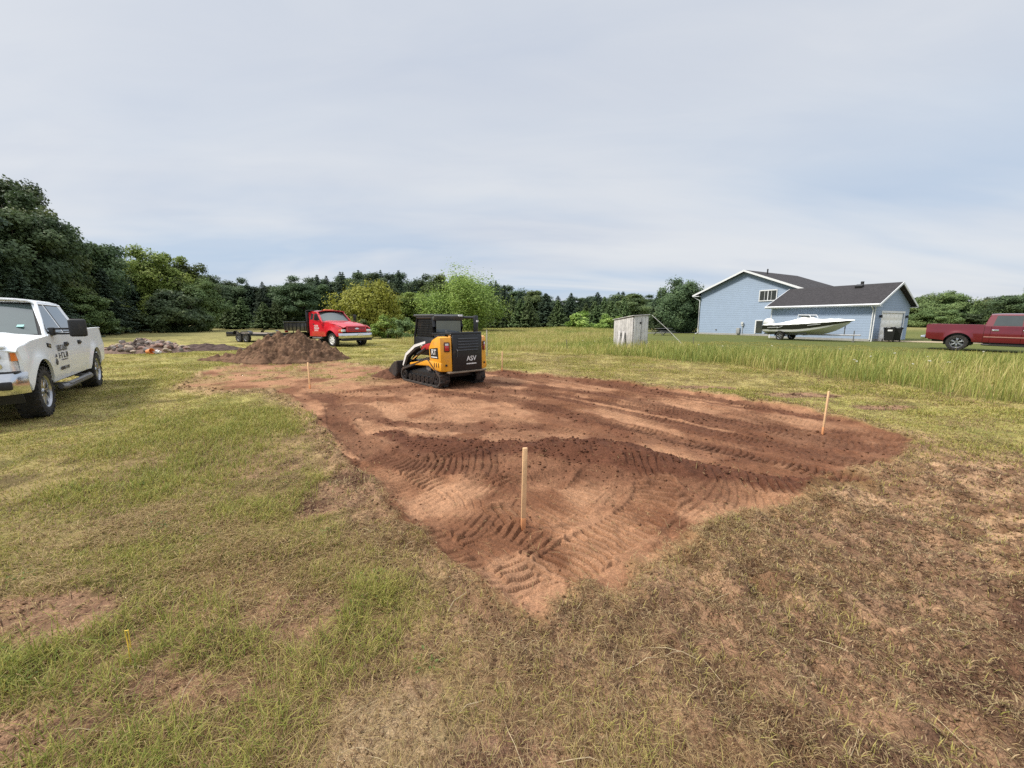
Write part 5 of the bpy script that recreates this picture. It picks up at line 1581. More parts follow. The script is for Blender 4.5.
    m.tube([(1.5, -.95, .33), (1.5, .95, .33)], .04, 6)
    m.build('frame', M_STEEL, tr)
    for s in (1, -1):
        wheel(tr, 1.5, s * .95, .32, .2, s, .19, 5, M_ALLOY, lugs=14)
        m = MB(); m.grid(lambda u, v: (1.5 + .42 * math.cos(R(180 * u)), s * (.83 + .25 * v), .36 + .40 * math.sin(R(180 * u))), 14, 1, thick=.012); m.build('fender', M_BLACK, tr)
build_boat(boat, btr)
boat.scale = btr.scale = (.90, 1, 1)

# ------------------------------------------------------------------ two wheelie bins before the garage door
def wheelie_bin(name, x, y, rz, label, plate):
    r = empty(name, at_ground(x, y), rz, label, 'bin')
    M_B = mat('black_bin_plastic', (.013, .013, .014), .45, var=.2)
    m = MB(); b = bmesh.new(); bmesh.ops.create_cube(b, size=1)
    for v in b.verts:
        k = 1.0 if v.co.z > 0 else .78
        v.co = Vector((v.co.x * .62 * k, v.co.y * .64 * k, .10 + (v.co.z + .5) * .92))
    bmesh.ops.bevel(b, geom=list(b.edges), offset=.04, segments=2, affect='EDGES'); m.merge(b, 0, True); m.box((0, 0, 1.0), (.68, .70, .05), bev=.02); m.build('bin_body', M_B, r)
    m = MB(); m.grid(lambda u, v: (-.36 + .72 * u, -.38 + .76 * v, 1.04 + .09 * (1 - (2 * u - 1) ** 2)), 8, 4, thick=.03); m.tube([(-.30, .42, 1.02), (.30, .42, 1.02)], .025, 6); m.build('lid', M_B, r)
    for s in (1, -1):
        m = MB(); m.lathe([(.02, -.03), (.12, -.03), (.12, .03), (.02, .03)], (s * .30, .28, .12), (1, 0, 0), 16); m.build('wheel', M_RUBBER, r)
    if plate:
        m = MB(); m.box((0, -.318, .86), (.26, .008, .12), (-.10, 0, 0), .003); pl_ = m.build('label_plate', M_PALE, r)
    return r
be = Vector(H0) + hg * 8.2
for i, (k, lab) in enumerate(((.55, 'black wheelie bin with a pale label at the garage door'), (1.35, 'black wheelie bin without a label at the garage door'))):
    p = be + hb * k + hg * (.15 * i)
    wheelie_bin('wheelie_bin', p.x, p.y, R(-60 + 22), lab, i == 0)

# ------------------------------------------------------------------ drive and far road
def strip(name, pts, w, m, lift=.015, n=40):
    line = smooth_line(pts, 8)
    V = []; 
    for i, (x, y) in enumerate(line):
        a = Vector(line[max(0, i - 1)]); b = Vector(line[min(len(line) - 1, i + 1)]); d = (b - a).normalized(); nn = Vector((-d.y, d.x))
        for k in range(7):
            o = (k / 6 - .5) * w; px_, py_ = x + nn.x * o, y + nn.y * o
            V.append((px_, py_, gz(px_, py_) + lift))
    F_ = [(i * 7 + k, i * 7 + k + 1, i * 7 + k + 8, i * 7 + k + 7) for i in range(len(line) - 1) for k in range(6)]
    b = MB(); b.add(V, F_, 0, True); o = b.build(name, m, recalc=True); o['kind'] = 'structure'; return o
M_GRAVEL = mat('tan_gravel', (.36, .29, .19), .95, var=.3, scale=4, bump=.4)
strip('driveway', [(28.6, 31.4), (32.0, 29.6), (38, 27.6), (50, 25.6), (70, 24)], 2.6, M_GRAVEL)
strip('road', [(12.0, 51.5), (16.5, 50.3), (22.0, 50.5), (30, 52)], 2.0, mat('pale_asphalt', (.24, .24, .235), .9, var=.15), .03)

# ------------------------------------------------------------------ weathered plank shed with boards leaning on it
M_PLANK = mat('weathered_planks', (.46, .445, .44), .9, var=.3, scale=3, bump=.4)
M_PLANKL = mat('pale_weathered_planks', (.58, .57, .56), .9, var=.22, scale=3, bump=.3)
sx, sy = P(632, 22.2), 22.2
shed = empty('plank_shed', at_ground(sx, sy), R(15), 'grey weathered plank outhouse standing in the meadow', 'shed')
def build_shed(r):
    # local: right face along +x from the corner, left face along +y... seen from the corner
    W, D_, H = .95, 2.1, 1.90
    q = random.Random(5)
    m = MB(); n = 9
    for i in range(n):
        y = D_ / n * (i + .5); h = H - .02 - .16 * (i + .5) / n + q.uniform(-.015, .015)
        m.box((0, y, h / 2), (.035 + q.uniform(-.008, .008), D_ / n - .012, h), bev=.004)
    m.build('side_planks', M_PLANK, r)
    m = MB(); n = 5
    for i in range(n):
        x = .04 + (W - .06) / n * (i + .5); h = H + .02 + .05 * (i / n)
        m.box((x, 0, h / 2), ((W - .06) / n - .01, .035, h), bev=.004)
    dr = m.build('door_planks', M_PLANKL, r)
    m = MB(); m.box((.50, -.024, .95), (.02, .008, 1.75)); m.box((.45, -.03, 1.55), (.10, .02, .10), (0, .785, 0)); m.build('door_gap', M_BLACK, dr)
    m = MB(); m.box((W, D_ / 2, H / 2), (.035, D_, H)); m.box((W / 2, D_, .88), (W, .035, 1.76)); m.build('back_planks', M_PLANK, r)
    m = MB(); m.box((W / 2, D_ / 2, H - .02), (W + .16, D_ + .16, .04), (-.092 * -1 * -1, .05 * -1, 0), .008); m.build('shed_roof', M_PLANK, r)
build_shed(shed)
shM = Matrix.Translation(shed.location) @ Matrix.Rotation(R(15), 4, 'Z')
for i, (y0, ln, tilt, lab) in enumerate(((.42, 1.10, .22, 'grey board leaning low on the side of the outhouse, the nearer of two'), (.85, 1.12, .20, 'grey board leaning low on the side of the outhouse, the farther of two'))):
    m = MB(); m.box((0, 0, ln / 2), (.03, .22, ln), bev=.005)
    o = m.build('leaning_board', M_PLANK)
    o.matrix_world = shM @ Matrix.Translation((-.34, y0 + .18, 0)) @ Matrix.Rotation(tilt, 4, 'Y') @ Matrix.Rotation(-.18, 4, 'X')
    tag(o, lab, 'board')
m = MB(); m.tube([(P(650, 22.4), 22.4, 1.98), (P(668, 22.0), 22.0, 1.1), (P(687, 21.6), 21.6, 0.10)], .014, 6)
tag(m.build('leaning_pole', M_PLANKL), 'thin pale pole slanting from the shed top down into the meadow', 'pole')

# small dark picnic table far off on the lawn
pt = empty('picnic_table', at_ground(P(663, 43), 43), R(20), 'small dark picnic table on the far lawn beyond the outhouse', 'table')
m = MB(); m.box((0, 0, .74), (1.8, .75, .05)); m.build('tabletop', M_STEEL, pt)
for s in (1, -1):
    m = MB(); m.box((0, s * .70, .44), (1.8, .26, .05)); m.build('bench', M_STEEL, pt)
    m = MB(); m.tube([(s * .65, -.75, 0), (s * .65, .2, .74)], .04, 6); m.tube([(s * .65, .75, 0), (s * .65, -.2, .74)], .04, 6); m.build('leg', M_BLACK, pt)
# ------------------------------------------------------------------ placing the vehicles
def place_by(root, lx, ly, wx, wy, a, pitch=0.0, dz=0.0):
    """put local point lx, ly of a thing on world point wx, wy, heading a"""
    c, s = math.cos(a), math.sin(a)
    x, y = wx - (c * lx - s * ly), wy - (s * lx + c * ly)
    place(root, x, y, a, pitch, dz)

place_by(maroon, -1.985, -.86, P(955, 21.8), 21.8, R(-52), R(-1.0))
dump.scale = (1.1, 1.1, 1.02)
place_by(dump, 3.2 * 1.1, 0, P(359, 25.5), 25.5, R(-36))
dc = dump.location
ch = Vector((math.cos(R(-36)), math.sin(R(-36)))) * 1.1
hp = Vector((dc.x, dc.y)) - ch * 3.85
place_by(trl, 1.62, 0, hp.x, hp.y, R(-22))
LH = math.atan2(.735, -.675)
ldr_xy = (-1.98, 10.98)
place(ldr, ldr_xy[0], ldr_xy[1], LH)
ldr.location.z = gz(-1.9, 10.8) - .01

# soil heaped in and before the bucket
lM = Matrix.Translation(ldr.location) @ Matrix.Rotation(LH, 4, 'Z')
def bucket_heap(x, y):
    e = np.exp(-((x - 1.85) / .42) ** 2 - (y / .80) ** 4) * .36
    e += np.exp(-((x - 2.15) / .40) ** 2 - (y / 1.0) ** 4) * .15
    n = fbm(x, y, .22, 4, 501) - .5
    e = e * (1 + .5 * n) + .10 * n * (e > .06)
    return np.where(x < 1.38, 0, np.where(e < .03, 0, e))
hb_ = heap_mesh('soil_heap', bucket_heap, 1.3, 3.1, -1.35, 1.35, 120, M_SOIL)
hb_.matrix_world = lM
tag(hb_, 'small heap of moist dark soil pushed up in the loader bucket', 'soil heap')

# ------------------------------------------------------------------ big soil heap, dark heap, rubble
M_HEAP = mat('dry_heap_soil', (.135, .080, .050), .95, var=.6, scale=3.0, bump=1.0, bscale=18, spec=.1, dust=((.10, .085, .045), 5, .25))
def big_heap(x, y):
    c = lambda cx, cy, rx, ry, h, p=1.4: h * np.maximum(0, 1 - (((x - cx) / rx) ** 2 + ((y - cy) / ry) ** 2) ** .5) ** p
    w = (fbm(x, y, 1.6, 3, 511) - .5) * .8
    z = np.maximum.reduce([c(-9.2, 17.1, 1.8, 1.9, 1.24, .9), c(-10.1, 16.9, 1.9, 1.8, 1.12, .9), c(-10.9, 16.9, 1.6, 1.4, .66, 1.0), c(-8.4, 17.1, 1.25, 1.4, .76, 1.0), c(-12.2, 16.9, 1.6, 1.0, .26, 1.0)])
    n = fbm(x, y, .45, 5, 513, .6) - .5; n2 = fbm(x, y, .16, 3, 517) - .5
    z = z * (1 + w * .5) + (n * .50 + n2 * .40) * np.clip(z * 3, 0, 1) - .03
    return z
o = heap_mesh('soil_heap', big_heap, -14.5, -6, 14.2, 19.4, 260, M_HEAP); tag(o, 'big mound of brown topsoil heaped before the red dump truck', 'soil heap')
def mulch(x, y):
    d = np.maximum(0, 1 - (((x + 17.6) / 2.4) ** 2 + ((y - 22.6) / 1.1) ** 2)) ** .7
    return d * .30 * (1 + 1.4 * (fbm(x, y, .5, 4, 521) - .5)) - .02
o = heap_mesh('soil_heap', mulch, -20.4, -14.8, 21, 24.2, 110, mat('dark_mulch', (.085, .060, .052), .95, var=.6, scale=4, bump=1.0, bscale=14, spec=.1)); tag(o, 'low dark heap of dug sod between the rubble and the mound', 'soil heap')

def rub(x, y):
    d = np.maximum(0, 1 - (((x + 19.6) / 2.3) ** 2 + ((y - 20.9) / 1.3) ** 2)) ** .8
    return d * .52 * (1 + .8 * (fbm(x, y, .4, 3, 531) - .5)) - .02
def stone_mesh(seed):
    q = random.Random(seed); b = bmesh.new(); bmesh.ops.create_icosphere(b, subdivisions=2, radius=1)
    ax = [q.uniform(.6, 1.1), q.uniform(.5, .9), q.uniform(.4, .7)]
    cuts = [(Vector((q.uniform(-1, 1), q.uniform(-1, 1), q.uniform(-1, 1))).normalized(), q.uniform(.55, .9)) for _ in range(9)]
    for v in b.verts:
        for nrm, d in cuts:
            k = v.co.dot(nrm)
            if k > d: v.co -= nrm * (k - d)
        v.co = Vector((v.co.x * ax[0], v.co.y * ax[1], v.co.z * ax[2]))
    for f in b.faces: f.smooth = True
    me = bpy.data.meshes.new('rubble_stone'); b.to_mesh(me); b.free(); me.set_sharp_from_angle(angle=R(30)); return me
kinds = [('grey', (.26, .225, .205), 'grey stone lying in the rubble heap at the wood edge'), ('dark', (.11, .082, .068), 'dark stone lying in the rubble heap at the wood edge'),
         ('pinkish', (.30, .19, .155), 'pinkish stone lying in the rubble heap at the wood edge'), ('tan', (.34, .27, .20), 'tan stone lying in the rubble heap at the wood edge')]
protos = []
for i, (nm, c, lab) in enumerate(kinds):
    m_ = mat(nm + '_stone', c, .9, var=.3, scale=3, bump=.4)
    for k in range(2):
        me = stone_mesh(31 + i * 5 + k); me.materials.append(m_); protos.append((me, nm, lab))
q = random.Random(17)
for i in range(150):
    me, nm, lab = protos[q.randrange(len(protos))]
    a = q.uniform(0, 6.283); rr_ = math.sqrt(q.random())
    cx_, cy_ = -19.6, 20.9
    u, v = rr_ * math.cos(a) * 2.1, rr_ * math.sin(a) * 1.15
    x, y = cx_ + u + .25 * v, cy_ + v - .12 * u
    s = q.uniform(.11, .27)
    hz = max(0.0, float(rub(np.array([x]), np.array([y]))[0]))
    o = bpy.data.objects.new('rubble_stone', me); COL.objects.link(o)
    o.location = (x, y, gz(x, y) + hz + s * .2); o.rotation_euler = (q.uniform(-.5, .5), q.uniform(-.5, .5), q.uniform(0, 6.28)); o.scale = (s, s, s)
    tag(o, lab, 'stone', nm + ' stones of the rubble heap')
o = heap_mesh('rubble_mound', rub, -22.4, -17, 19.2, 22.6, 90, mat('rubble_earth', (.16, .105, .080), .95, var=.5, scale=5, bump=1.0, bscale=14)); tag(o, 'earth mound under the heap of rubble stones', 'mound')
p = (P(148, 19.4), 19.4)
r_ = empty('plastic_tub', at_ground(*p), .4, 'orange plastic tub lying at the front of the rubble heap', 'tub')
m = MB(); m.lathe([(.001, 0), (.11, 0), (.14, .24), (.155, .24), (.155, .26), (.13, .26), (.10, .02), (.001, .02)], (0, 0, .13), (.85, -.5, .15), 20); m.build('tub_shell', mat('orange_plastic', (.72, .26, .08), .5), r_)
p = (P(157, 19.6), 19.6)
m = MB(); b = bmesh.new(); bmesh.ops.create_icosphere(b, subdivisions=3, radius=1)
for v in b.verts:
    k = 1 + .25 * math.sin(v.co.x * 7 + v.co.y * 5) * math.cos(v.co.z * 6); v.co = Vector((v.co.x * .20 * k, v.co.y * .14 * k, .10 + v.co.z * .11 * k))
m.merge(b, 0, True); o = m.build('plastic_sack', mat('white_sack', (.60, .58, .55), .6, var=.1)); o.location = at_ground(*p); tag(o, 'crumpled white sack lying beside the orange tub', 'sack')

# ------------------------------------------------------------------ survey stakes
M_STAKE = mat('fresh_pine_stake', (.72, .46, .25), .75, var=.18, scale=3, bump=.2, bscale=20)
M_STAKEB = mat('stake_orange_end', (.62, .28, .12), .75, var=.2, scale=6)
def stake(x, y, h, w, rz, tilt, label, lift=0.0):
    r = empty('survey_stake', at_ground(x, y), rz, label, 'stake', 'wooden stakes marking the pad corners')
    r.rotation_euler = (tilt[0], tilt[1], rz)
    m = MB(); m.prism([(-w / 2, .10), (w / 2, .10), (w / 2, h), (-w / 2, h)], -.011, .011, 'y', bev=.0025); m.build('shaft', M_STAKE, r)
    m = MB(); m.prism([(-w * .52, -.02), (w * .52, -.02), (w * .52, .102), (-w * .52, .102)], -.0125, .0125, 'y', bev=.002); m.prism([(-w * .5, -.02), (0, -.2), (w * .5, -.02)], -.011, .011, 'y'); m.build('stake_foot', M_STAKEB, r)
    return r
stake(.092, 2.99, .70, .037, .2, (0, .018), 'pale wooden stake standing at the near corner of the dirt pad, tallest in view')
stake(4.77, 5.79, .66, .035, .5, (0, .035), 'pale wooden stake at the right corner of the dirt pad')
stake(-5.12, 9.74, .67, .05, -.5, (0, .0), 'pale wooden stake at the left corner before the topsoil mound')
stake(-.33, 12.9, .64, .04, -.2, (0, .01), 'pale wooden stake at the far corner right of the loader')
# bent yellow wire flag in the grass
m = MB(); fx, fy = -1.86, 1.66
m.tube([(0, 0, -.02), (.004, 0, .12), (-.004, .004, .19), (.010, .006, .192), (.012, .003, .10)], .0026, 6)
o = m.build('marker_wire', mat('yellow_marker', (.72, .50, .07), .5, var=.15)); o.location = at_ground(fx, fy); tag(o, 'short bent yellow marker wire standing in the near grass', 'marker')

# posts in the meadow
M_POST = mat('weathered_post', (.13, .115, .095), .85, var=.3)
M_POSTG = mat('grey_post', (.42, .39, .33), .85, var=.2)
for px_, D, h, w, m_, lab, tl in ((487, 18.5, 1.22, .05, M_POSTG, 'tall pale post in the meadow just right of the loader', .0), (567.5, 21.5, .62, .035, M_POST, 'thin dark post leaning in the meadow left of the outhouse', -.12), (693, 26, .58, .04, M_POST, 'short dark post in the meadow before the blue house', .0)):
    m = MB(); m.box((0, 0, h / 2), (w, w * .8, h), bev=.006); m.prism([(-w / 2, h), (w / 2, h), (0, h + .05)], -w * .3, w * .3, 'y'); o = m.build('meadow_post', m_); o.location = at_ground(P(px_, D), D); o.rotation_euler = (0, tl, .3); tag(o, lab, 'post')
# dry stalks lying near the camera
M_STALK = mat('dry_stalk', (.45, .36, .22), .8, var=.25)
q = random.Random(23)
m = MB()
for i in range(90):
    a = q.uniform(-1.0, 1.0); r_ = q.uniform(1.15, 4.0); x, y = r_ * math.sin(a), r_ * math.cos(a)
    f = ground_fields(np.array([x]), np.array([y]))
    if f['pad'][0] > .2: continue
    an = q.uniform(0, 6.28); L = q.uniform(.08, .22); z = float(f['z'][0])
    pts = []
    for k in range(4):
        t = k / 3; pts.append((x + L * t * math.cos(an + .12 * t), y + L * t * math.sin(an + .12 * t), z + .012 + .03 * math.sin(math.pi * t) * q.random()))
    m.tube(pts, q.uniform(.0008, .0016), 5)
tag(m.build('dry_stalks', M_STALK), 'loose dry stems strewn over the grass', 'dry stalks', kind='stuff')
# ------------------------------------------------------------------ trees: trunk with limbs, crown of leaf-sized faces
M_LEAF = leaf_mat('tree_leaves', 0.28, 0.55)
M_BARK = mat('tree_bark', (.085, .068, .052), .95, var=.35, scale=3, bump=.6)

def leaves_mesh(name, cen, nrm, size, asp, col, rng, up=None):
    """one four-cornered leaf spray per point, folded a little along its middle"""
    n = len(cen)
    nrm = nrm / np.maximum(np.linalg.norm(nrm, axis=1, keepdims=True), 1e-6)
    a = rng.normal(0, 1, (n, 3)) if up is None else up + rng.normal(0, .25, (n, 3))
    t = np.cross(nrm, a); t /= np.maximum(np.linalg.norm(t, axis=1, keepdims=True), 1e-6)
    b = np.cross(nrm, t)
    if up is not None:
        b, t = b, t
    s = size[:, None]
    v = np.stack([cen - b * s * asp, cen + t * s * .5 - nrm * s * .12, cen + b * s * asp, cen - t * s * .5 - nrm * s * .12], 1)
    loops = np.arange(n * 4)
    return np_mesh(name, v.reshape(-1, 3), loops, np.arange(n) * 4, None, [M_LEAF], np.repeat(col, 4, 0), False)

def crown_broad(seed, h, w, base, nclump, per, leaf, pal, flat=.75, upward=0.0, ragged=.25, cshape=1.0):
    rng = np.random.default_rng(seed)
    cz0, rz = h * (base + 1) / 2, h * (1 - base) / 2
    cs = []; tries = 0
    while len(cs) < nclump and tries < 20000:
        tries += 1
        d = rng.normal(0, 1, 3); d /= np.linalg.norm(d)
        rr = min(1.08, (.30 + .70 * rng.random() ** .45) * (1 + ragged * rng.normal() * .5))
        p = np.array([d[0] * w / 2 * rr, d[1] * w / 2 * rr, cz0 + d[2] * rz * rr])
        tt = (p[2] - h * base) / (h * (1 - base))
        lim = w / 2 * (1.02 - .55 * max(0, tt - .35) ** 1.3 * cshape) * (1 + .12 * rng.normal())
        if np.hypot(p[0], p[1]) > lim or p[2] > h * 1.02: continue
        cs.append(p)
    cs = np.array(cs)
    cr = w * rng.uniform(.10, .19, nclump)
    n = nclump * per
    k = np.repeat(np.arange(nclump), per)
    d = rng.normal(0, 1, (n, 3)); d /= np.linalg.norm(d, axis=1, keepdims=True)
    rad = rng.random(n) ** .42 * (1 + .25 * rng.normal(0, 1, n) * .5)
    pos = cs[k] + d * (cr[k] * rad)[:, None] * np.array([1, 1, flat])
    out = pos - np.array([0, 0, cz0 - rz * .3]); out /= np.linalg.norm(out, axis=1, keepdims=True)
    nr = d * .5 + out * .7 + rng.normal(0, .55, (n, 3)) + np.array([0, 0, .35])
    tone = np.clip(rng.normal(.5, .22, nclump), 0, 1)[k] * .6 + rng.random(n) * .4
    col = pick(pal, tone)
    size = leaf * rng.uniform(.55, 1.35, n)
    up = None
    asp = .62
    if upward:
        sel = rng.random(n) < upward
        pos[sel, 2] += rng.random(sel.sum()) * cr[k][sel] * 1.2
    return leaves_mesh('crown', pos, nr, size, asp, col, rng), cs

def crown_conifer(seed, h, w, per_m, leaf, pal, base=.06, droop=.25, tier=.42):
    rng = np.random.default_rng(seed)
    P_, N_, C_, S_ = [], [], [], []
    z = h * base
    while z < h * .985:
        t = (z - h * base) / (h * (1 - base))
        rad = w / 2 * (1 - t) ** .85 * (1 + .16 * rng.normal()) + .12
        nb = max(4, int(7 + 5 * (1 - t)))
        a0 = rng.random() * 6.28
        for i in range(nb):
            a = a0 + 6.283 * i / nb + rng.normal() * .2; L = rad * rng.uniform(.75, 1.12)
            m = max(4, int(per_m * L))
            s = rng.random(m) ** .7
            off = rng.normal(0, .16, m) * L * .55 * (1.05 - s * .6)
            x = np.cos(a) * L * s - np.sin(a) * off; y = np.sin(a) * L * s + np.cos(a) * off
            zz = z - droop * L * s ** 1.5 + .10 * L * s + rng.normal(0, .07, m)
            P_.append(np.c_[x, y, zz]); N_.append(np.c_[np.cos(a) * .35 + rng.normal(0, .4, m), np.sin(a) * .35 + rng.normal(0, .4, m), .8 + rng.normal(0, .3, m)])
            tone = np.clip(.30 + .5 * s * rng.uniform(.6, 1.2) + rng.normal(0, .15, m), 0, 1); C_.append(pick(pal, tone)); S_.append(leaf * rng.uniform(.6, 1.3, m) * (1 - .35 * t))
        z += tier * rng.uniform(.75, 1.25) * (1 - .35 * t)
    return leaves_mesh('crown', np.vstack(P_), np.vstack(N_), np.concatenate(S_), .75, np.vstack(C_), rng)

def trunk_mesh(seed, h, r, cs=None, n=7, wob=.02):
    q = random.Random(seed); m = MB()
    pts = []; rad = []
    for i in range(7):
        t = i / 6; pts.append((q.uniform(-wob, wob) * h * t, q.uniform(-wob, wob) * h * t, h * .92 * t - .1 * (i == 0))); rad.append(r * (1.25 if i == 0 else 1) * (1 - t) ** .8 + .015)
    m.tube(pts, rad, n)
    if cs is not None:
        for p in list(cs)[:11]:
            zz = max(h * .18, p[2] * .55); tt = zz / (h * .92); k = min(5, int(tt * 6)); f = tt * 6 - k
            a = Vector(pts[k]).lerp(Vector(pts[k + 1]), f); b = Vector(p)
            m.tube([a, a.lerp(b, .5) + Vector((0, 0, -.03 * h)), b], [r * .42 * (1 - tt * .5), r * .26, .02], 5)
    b = m.bm; bmesh.ops.recalc_face_normals(b, faces=list(b.faces))
    me = bpy.data.meshes.new('trunk'); b.to_mesh(me); b.free(); me.materials.append(M_BARK); return me

DARK = [C(0.048, 0.078, 0.041), C(0.086, 0.132, 0.060), C(0.147, 0.197, 0.087)]
MID = [C(0.072, 0.111, 0.046), C(0.128, 0.182, 0.065), C(0.211, 0.256, 0.096)]
LIGHT = [C(0.125, 0.199, 0.047), C(0.227, 0.319, 0.071), C(0.367, 0.430, 0.115)]
YELL = [C(0.172, 0.215, 0.029), C(0.308, 0.343, 0.051), C(0.472, 0.472, 0.086)]
SPRUCE = [C(0.042, 0.072, 0.049), C(0.077, 0.119, 0.078), C(0.128, 0.179, 0.112)]
YOUNGP = [C(0.061, 0.097, 0.040), C(0.106, 0.161, 0.063), C(0.168, 0.226, 0.095)]
KIND = {}
def make_kind(key, h, w, crown, cs=None, r=.16):
    KIND[key] = (h, w, crown, trunk_mesh(len(KIND) + 40, h, r, cs))
for i in range(3):
    c, cs = crown_broad(100 + i, 12, 8.5, .06, 80, 420, .24, DARK, ragged=.35); make_kind(f'dark{i}', 12, 8.5, c, cs, .22)
for i in range(3):
    c, cs = crown_broad(120 + i, 11, 8, .05, 76, 420, .24, MID, ragged=.35); make_kind(f'mid{i}', 11, 8, c, cs, .2)
for i in range(2):
    c, cs = crown_broad(140 + i, 11, 8, .04, 76, 420, .23, LIGHT, ragged=.4); make_kind(f'light{i}', 11, 8, c, cs, .18)
for i in range(3):
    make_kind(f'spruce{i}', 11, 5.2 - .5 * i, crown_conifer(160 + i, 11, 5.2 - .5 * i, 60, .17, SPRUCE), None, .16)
for i in range(2):
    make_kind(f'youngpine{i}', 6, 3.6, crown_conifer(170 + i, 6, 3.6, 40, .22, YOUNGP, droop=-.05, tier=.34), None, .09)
for i in range(2):
    c, cs = crown_broad(180 + i, 13, 8, .14, 56, 520, .20, SPRUCE, flat=.30, ragged=.4, cshape=1.2); make_kind(f'pine{i}', 13, 8, c, cs, .24)
c, cs = crown_broad(200, 4.2, 7.2, -.05, 70, 330, .17, YELL, flat=.8, ragged=.3); make_kind('yellowbush', 4.2, 7.2, c, cs, .09)
c, cs = crown_broad(210, 8, 8.6, .02, 80, 420, .15, LIGHT, flat=1.4, ragged=.35, upward=.12); make_kind('willow', 8, 8.6, c, cs, .18)
for i in range(2):
    c, cs = crown_broad(220 + i, 1.6, 2.2, -.1, 26, 130, .12, MID if i else LIGHT); make_kind(f'shrub{i}', 1.6, 2.2, c, cs, .03)
c, cs = crown_broad(240, 6.6, 6.6, -.02, 90, 420, .17, DARK, flat=.85, ragged=.35, cshape=1.3); make_kind('roundtree', 6.6, 6.6, c, cs, .14)
for i in range(2):
    c, cs = crown_broad(250 + i, 6.5, 7.5, .0, 80, 400, .20, MID, flat=.8, ragged=.4, cshape=1.2); make_kind(f'lowtree{i}', 6.5, 7.5, c, cs, .14)
c, cs = crown_broad(230, 5, 6, -.05, 56, 300, .22, DARK, flat=.6); make_kind('darkbush', 5, 6, c, cs, .1)

tq = random.Random(99)
def tree(name, key, x, y, h, w, label, cat='tree', group=None):
    kh, kw, crown, trunk = KIND[key]
    r = empty(name, (x, y, gz(x, y) - .05), tq.uniform(0, 6.28), label, cat, group)
    for nm, me in (('trunk', trunk), ('crown', crown)):
        o = link_mesh(nm, me, r); o.scale = (w / kw, w / kw, h / kh)
    return r

def px_tree(name, key, px, top, D, w, label, group=None, cat='tree'):
    x = P(px, D); h = (321 - top) / 390 * D * .975 + CAM_H
    return tree(name, key, x, D, h, w, label, cat, group)
# the wood along the left side: its edge runs away from the camera
skyline = lambda px: float(np.interp(px, [-200, -60, 0, 40, 70, 100, 130, 160, 200, 230, 260, 300, 345, 380, 420, 445, 500, 530, 560, 600, 640, 700, 760, 900, 940, 990, 1024, 1200],
                                     [100, 148, 168, 196, 222, 240, 252, 268, 275, 279, 281, 280, 272, 268, 273, 278, 282, 288, 296, 291, 292, 289, 292, 297, 296, 297, 294, 292]))
edgeD = lambda px: float(np.interp(px, [-200, -60, 0, 60, 130, 200, 300], [25, 31, 36, 44, 58, 78, 96]))
lab = {'pine': 'dark pine with flat spreading boughs at the near end of the left wood', 'dark': 'dark broad leafed tree in the tall wood on the left', 'spruce': 'dark spruce in the tall wood on the left', 'mid': 'mid green leafy tree in the tall wood on the left'}
grp = {'pine': 'pines of the left wood', 'dark': 'dark leafy trees of the left wood', 'spruce': 'spruces of the left wood', 'mid': 'mid green trees of the left wood'}
nm = {'pine': 'pine_tree', 'dark': 'broadleaf_tree', 'spruce': 'spruce_tree', 'mid': 'broadleaf_tree'}
px = -150
seq = ['pine', 'dark', 'pine', 'spruce', 'dark', 'mid', 'dark', 'spruce', 'dark', 'mid', 'dark']
i = 0
while px < 136:
    D = edgeD(px) * tq.uniform(.97, 1.06)
    k = seq[i % len(seq)]
    top = skyline(px) + tq.uniform(-3, 12)
    w = {'pine': 8, 'dark': 8.5, 'spruce': 5.5, 'mid': 7.5}[k]
    px_tree(nm[k], f'{k}{i % 2}', px, top, D, w * tq.uniform(.9, 1.15), lab[k], grp[k])
    # a second row behind it closes the gaps
    k2 = ['spruce', 'dark', 'spruce'][i % 3]
    px_tree(nm[k2], f'{k2}{i % 3}', px + tq.uniform(-4, 8), skyline(px) + tq.uniform(0, 10), D + 9, 8.5 if k2 == 'dark' else 6.5, lab[k2], grp[k2])
    px += 380 * tq.uniform(3.4, 4.6) / D * .9
    i += 1
# understorey at its foot
for px, top, D, k, l in ((60, 282, 38, 'spruce1', 'young spruce at the foot of the left wood behind the white pickup'), (98, 296, 46, 'youngpine0', 'small paler spruce standing before the dark wood edge'), (112, 268, 50, 'spruce2', 'dark spruce at the wood edge above the rubble heap'),
                         (30, 270, 34, 'spruce0', 'dark spruce rising straight behind the white pickup cab'), (-20, 262, 30, 'spruce2', 'dark spruce at the near end of the wood, left of the pickup'), (85, 290, 42, 'mid1', 'low leafy tree at the wood edge left of the rubble heap')):
    px_tree('spruce_tree' if 'mid' not in k else 'broadleaf_tree', k, px, top, D, 4.6 if 'mid' not in k else 5, l)
# lighter broadleaf group at the end of the wood
for px, top, D, k, w, l in ((146, 258, 62, 'light0', 7.5, 'light green tree at the end of the left wood, left of two'), (170, 250, 64, 'light1', 8.5, 'light green tree at the end of the left wood, taller of two'),
                            (196, 264, 66, 'mid0', 7.5, 'mid green tree right of the light green pair'), (181, 290, 58, 'darkbush', 7.5, 'dark round bush tree before the light green trees'), (206, 283, 64, 'mid2', 6, 'lower mid green tree at the right end of the light group'), (138, 276, 60, 'spruce1', 5, 'dark spruce left of the light green trees')):
    px_tree('bushy_tree' if k == 'darkbush' else ('spruce_tree' if 'spruce' in k else 'broadleaf_tree'), k, px, top, D, w, l)
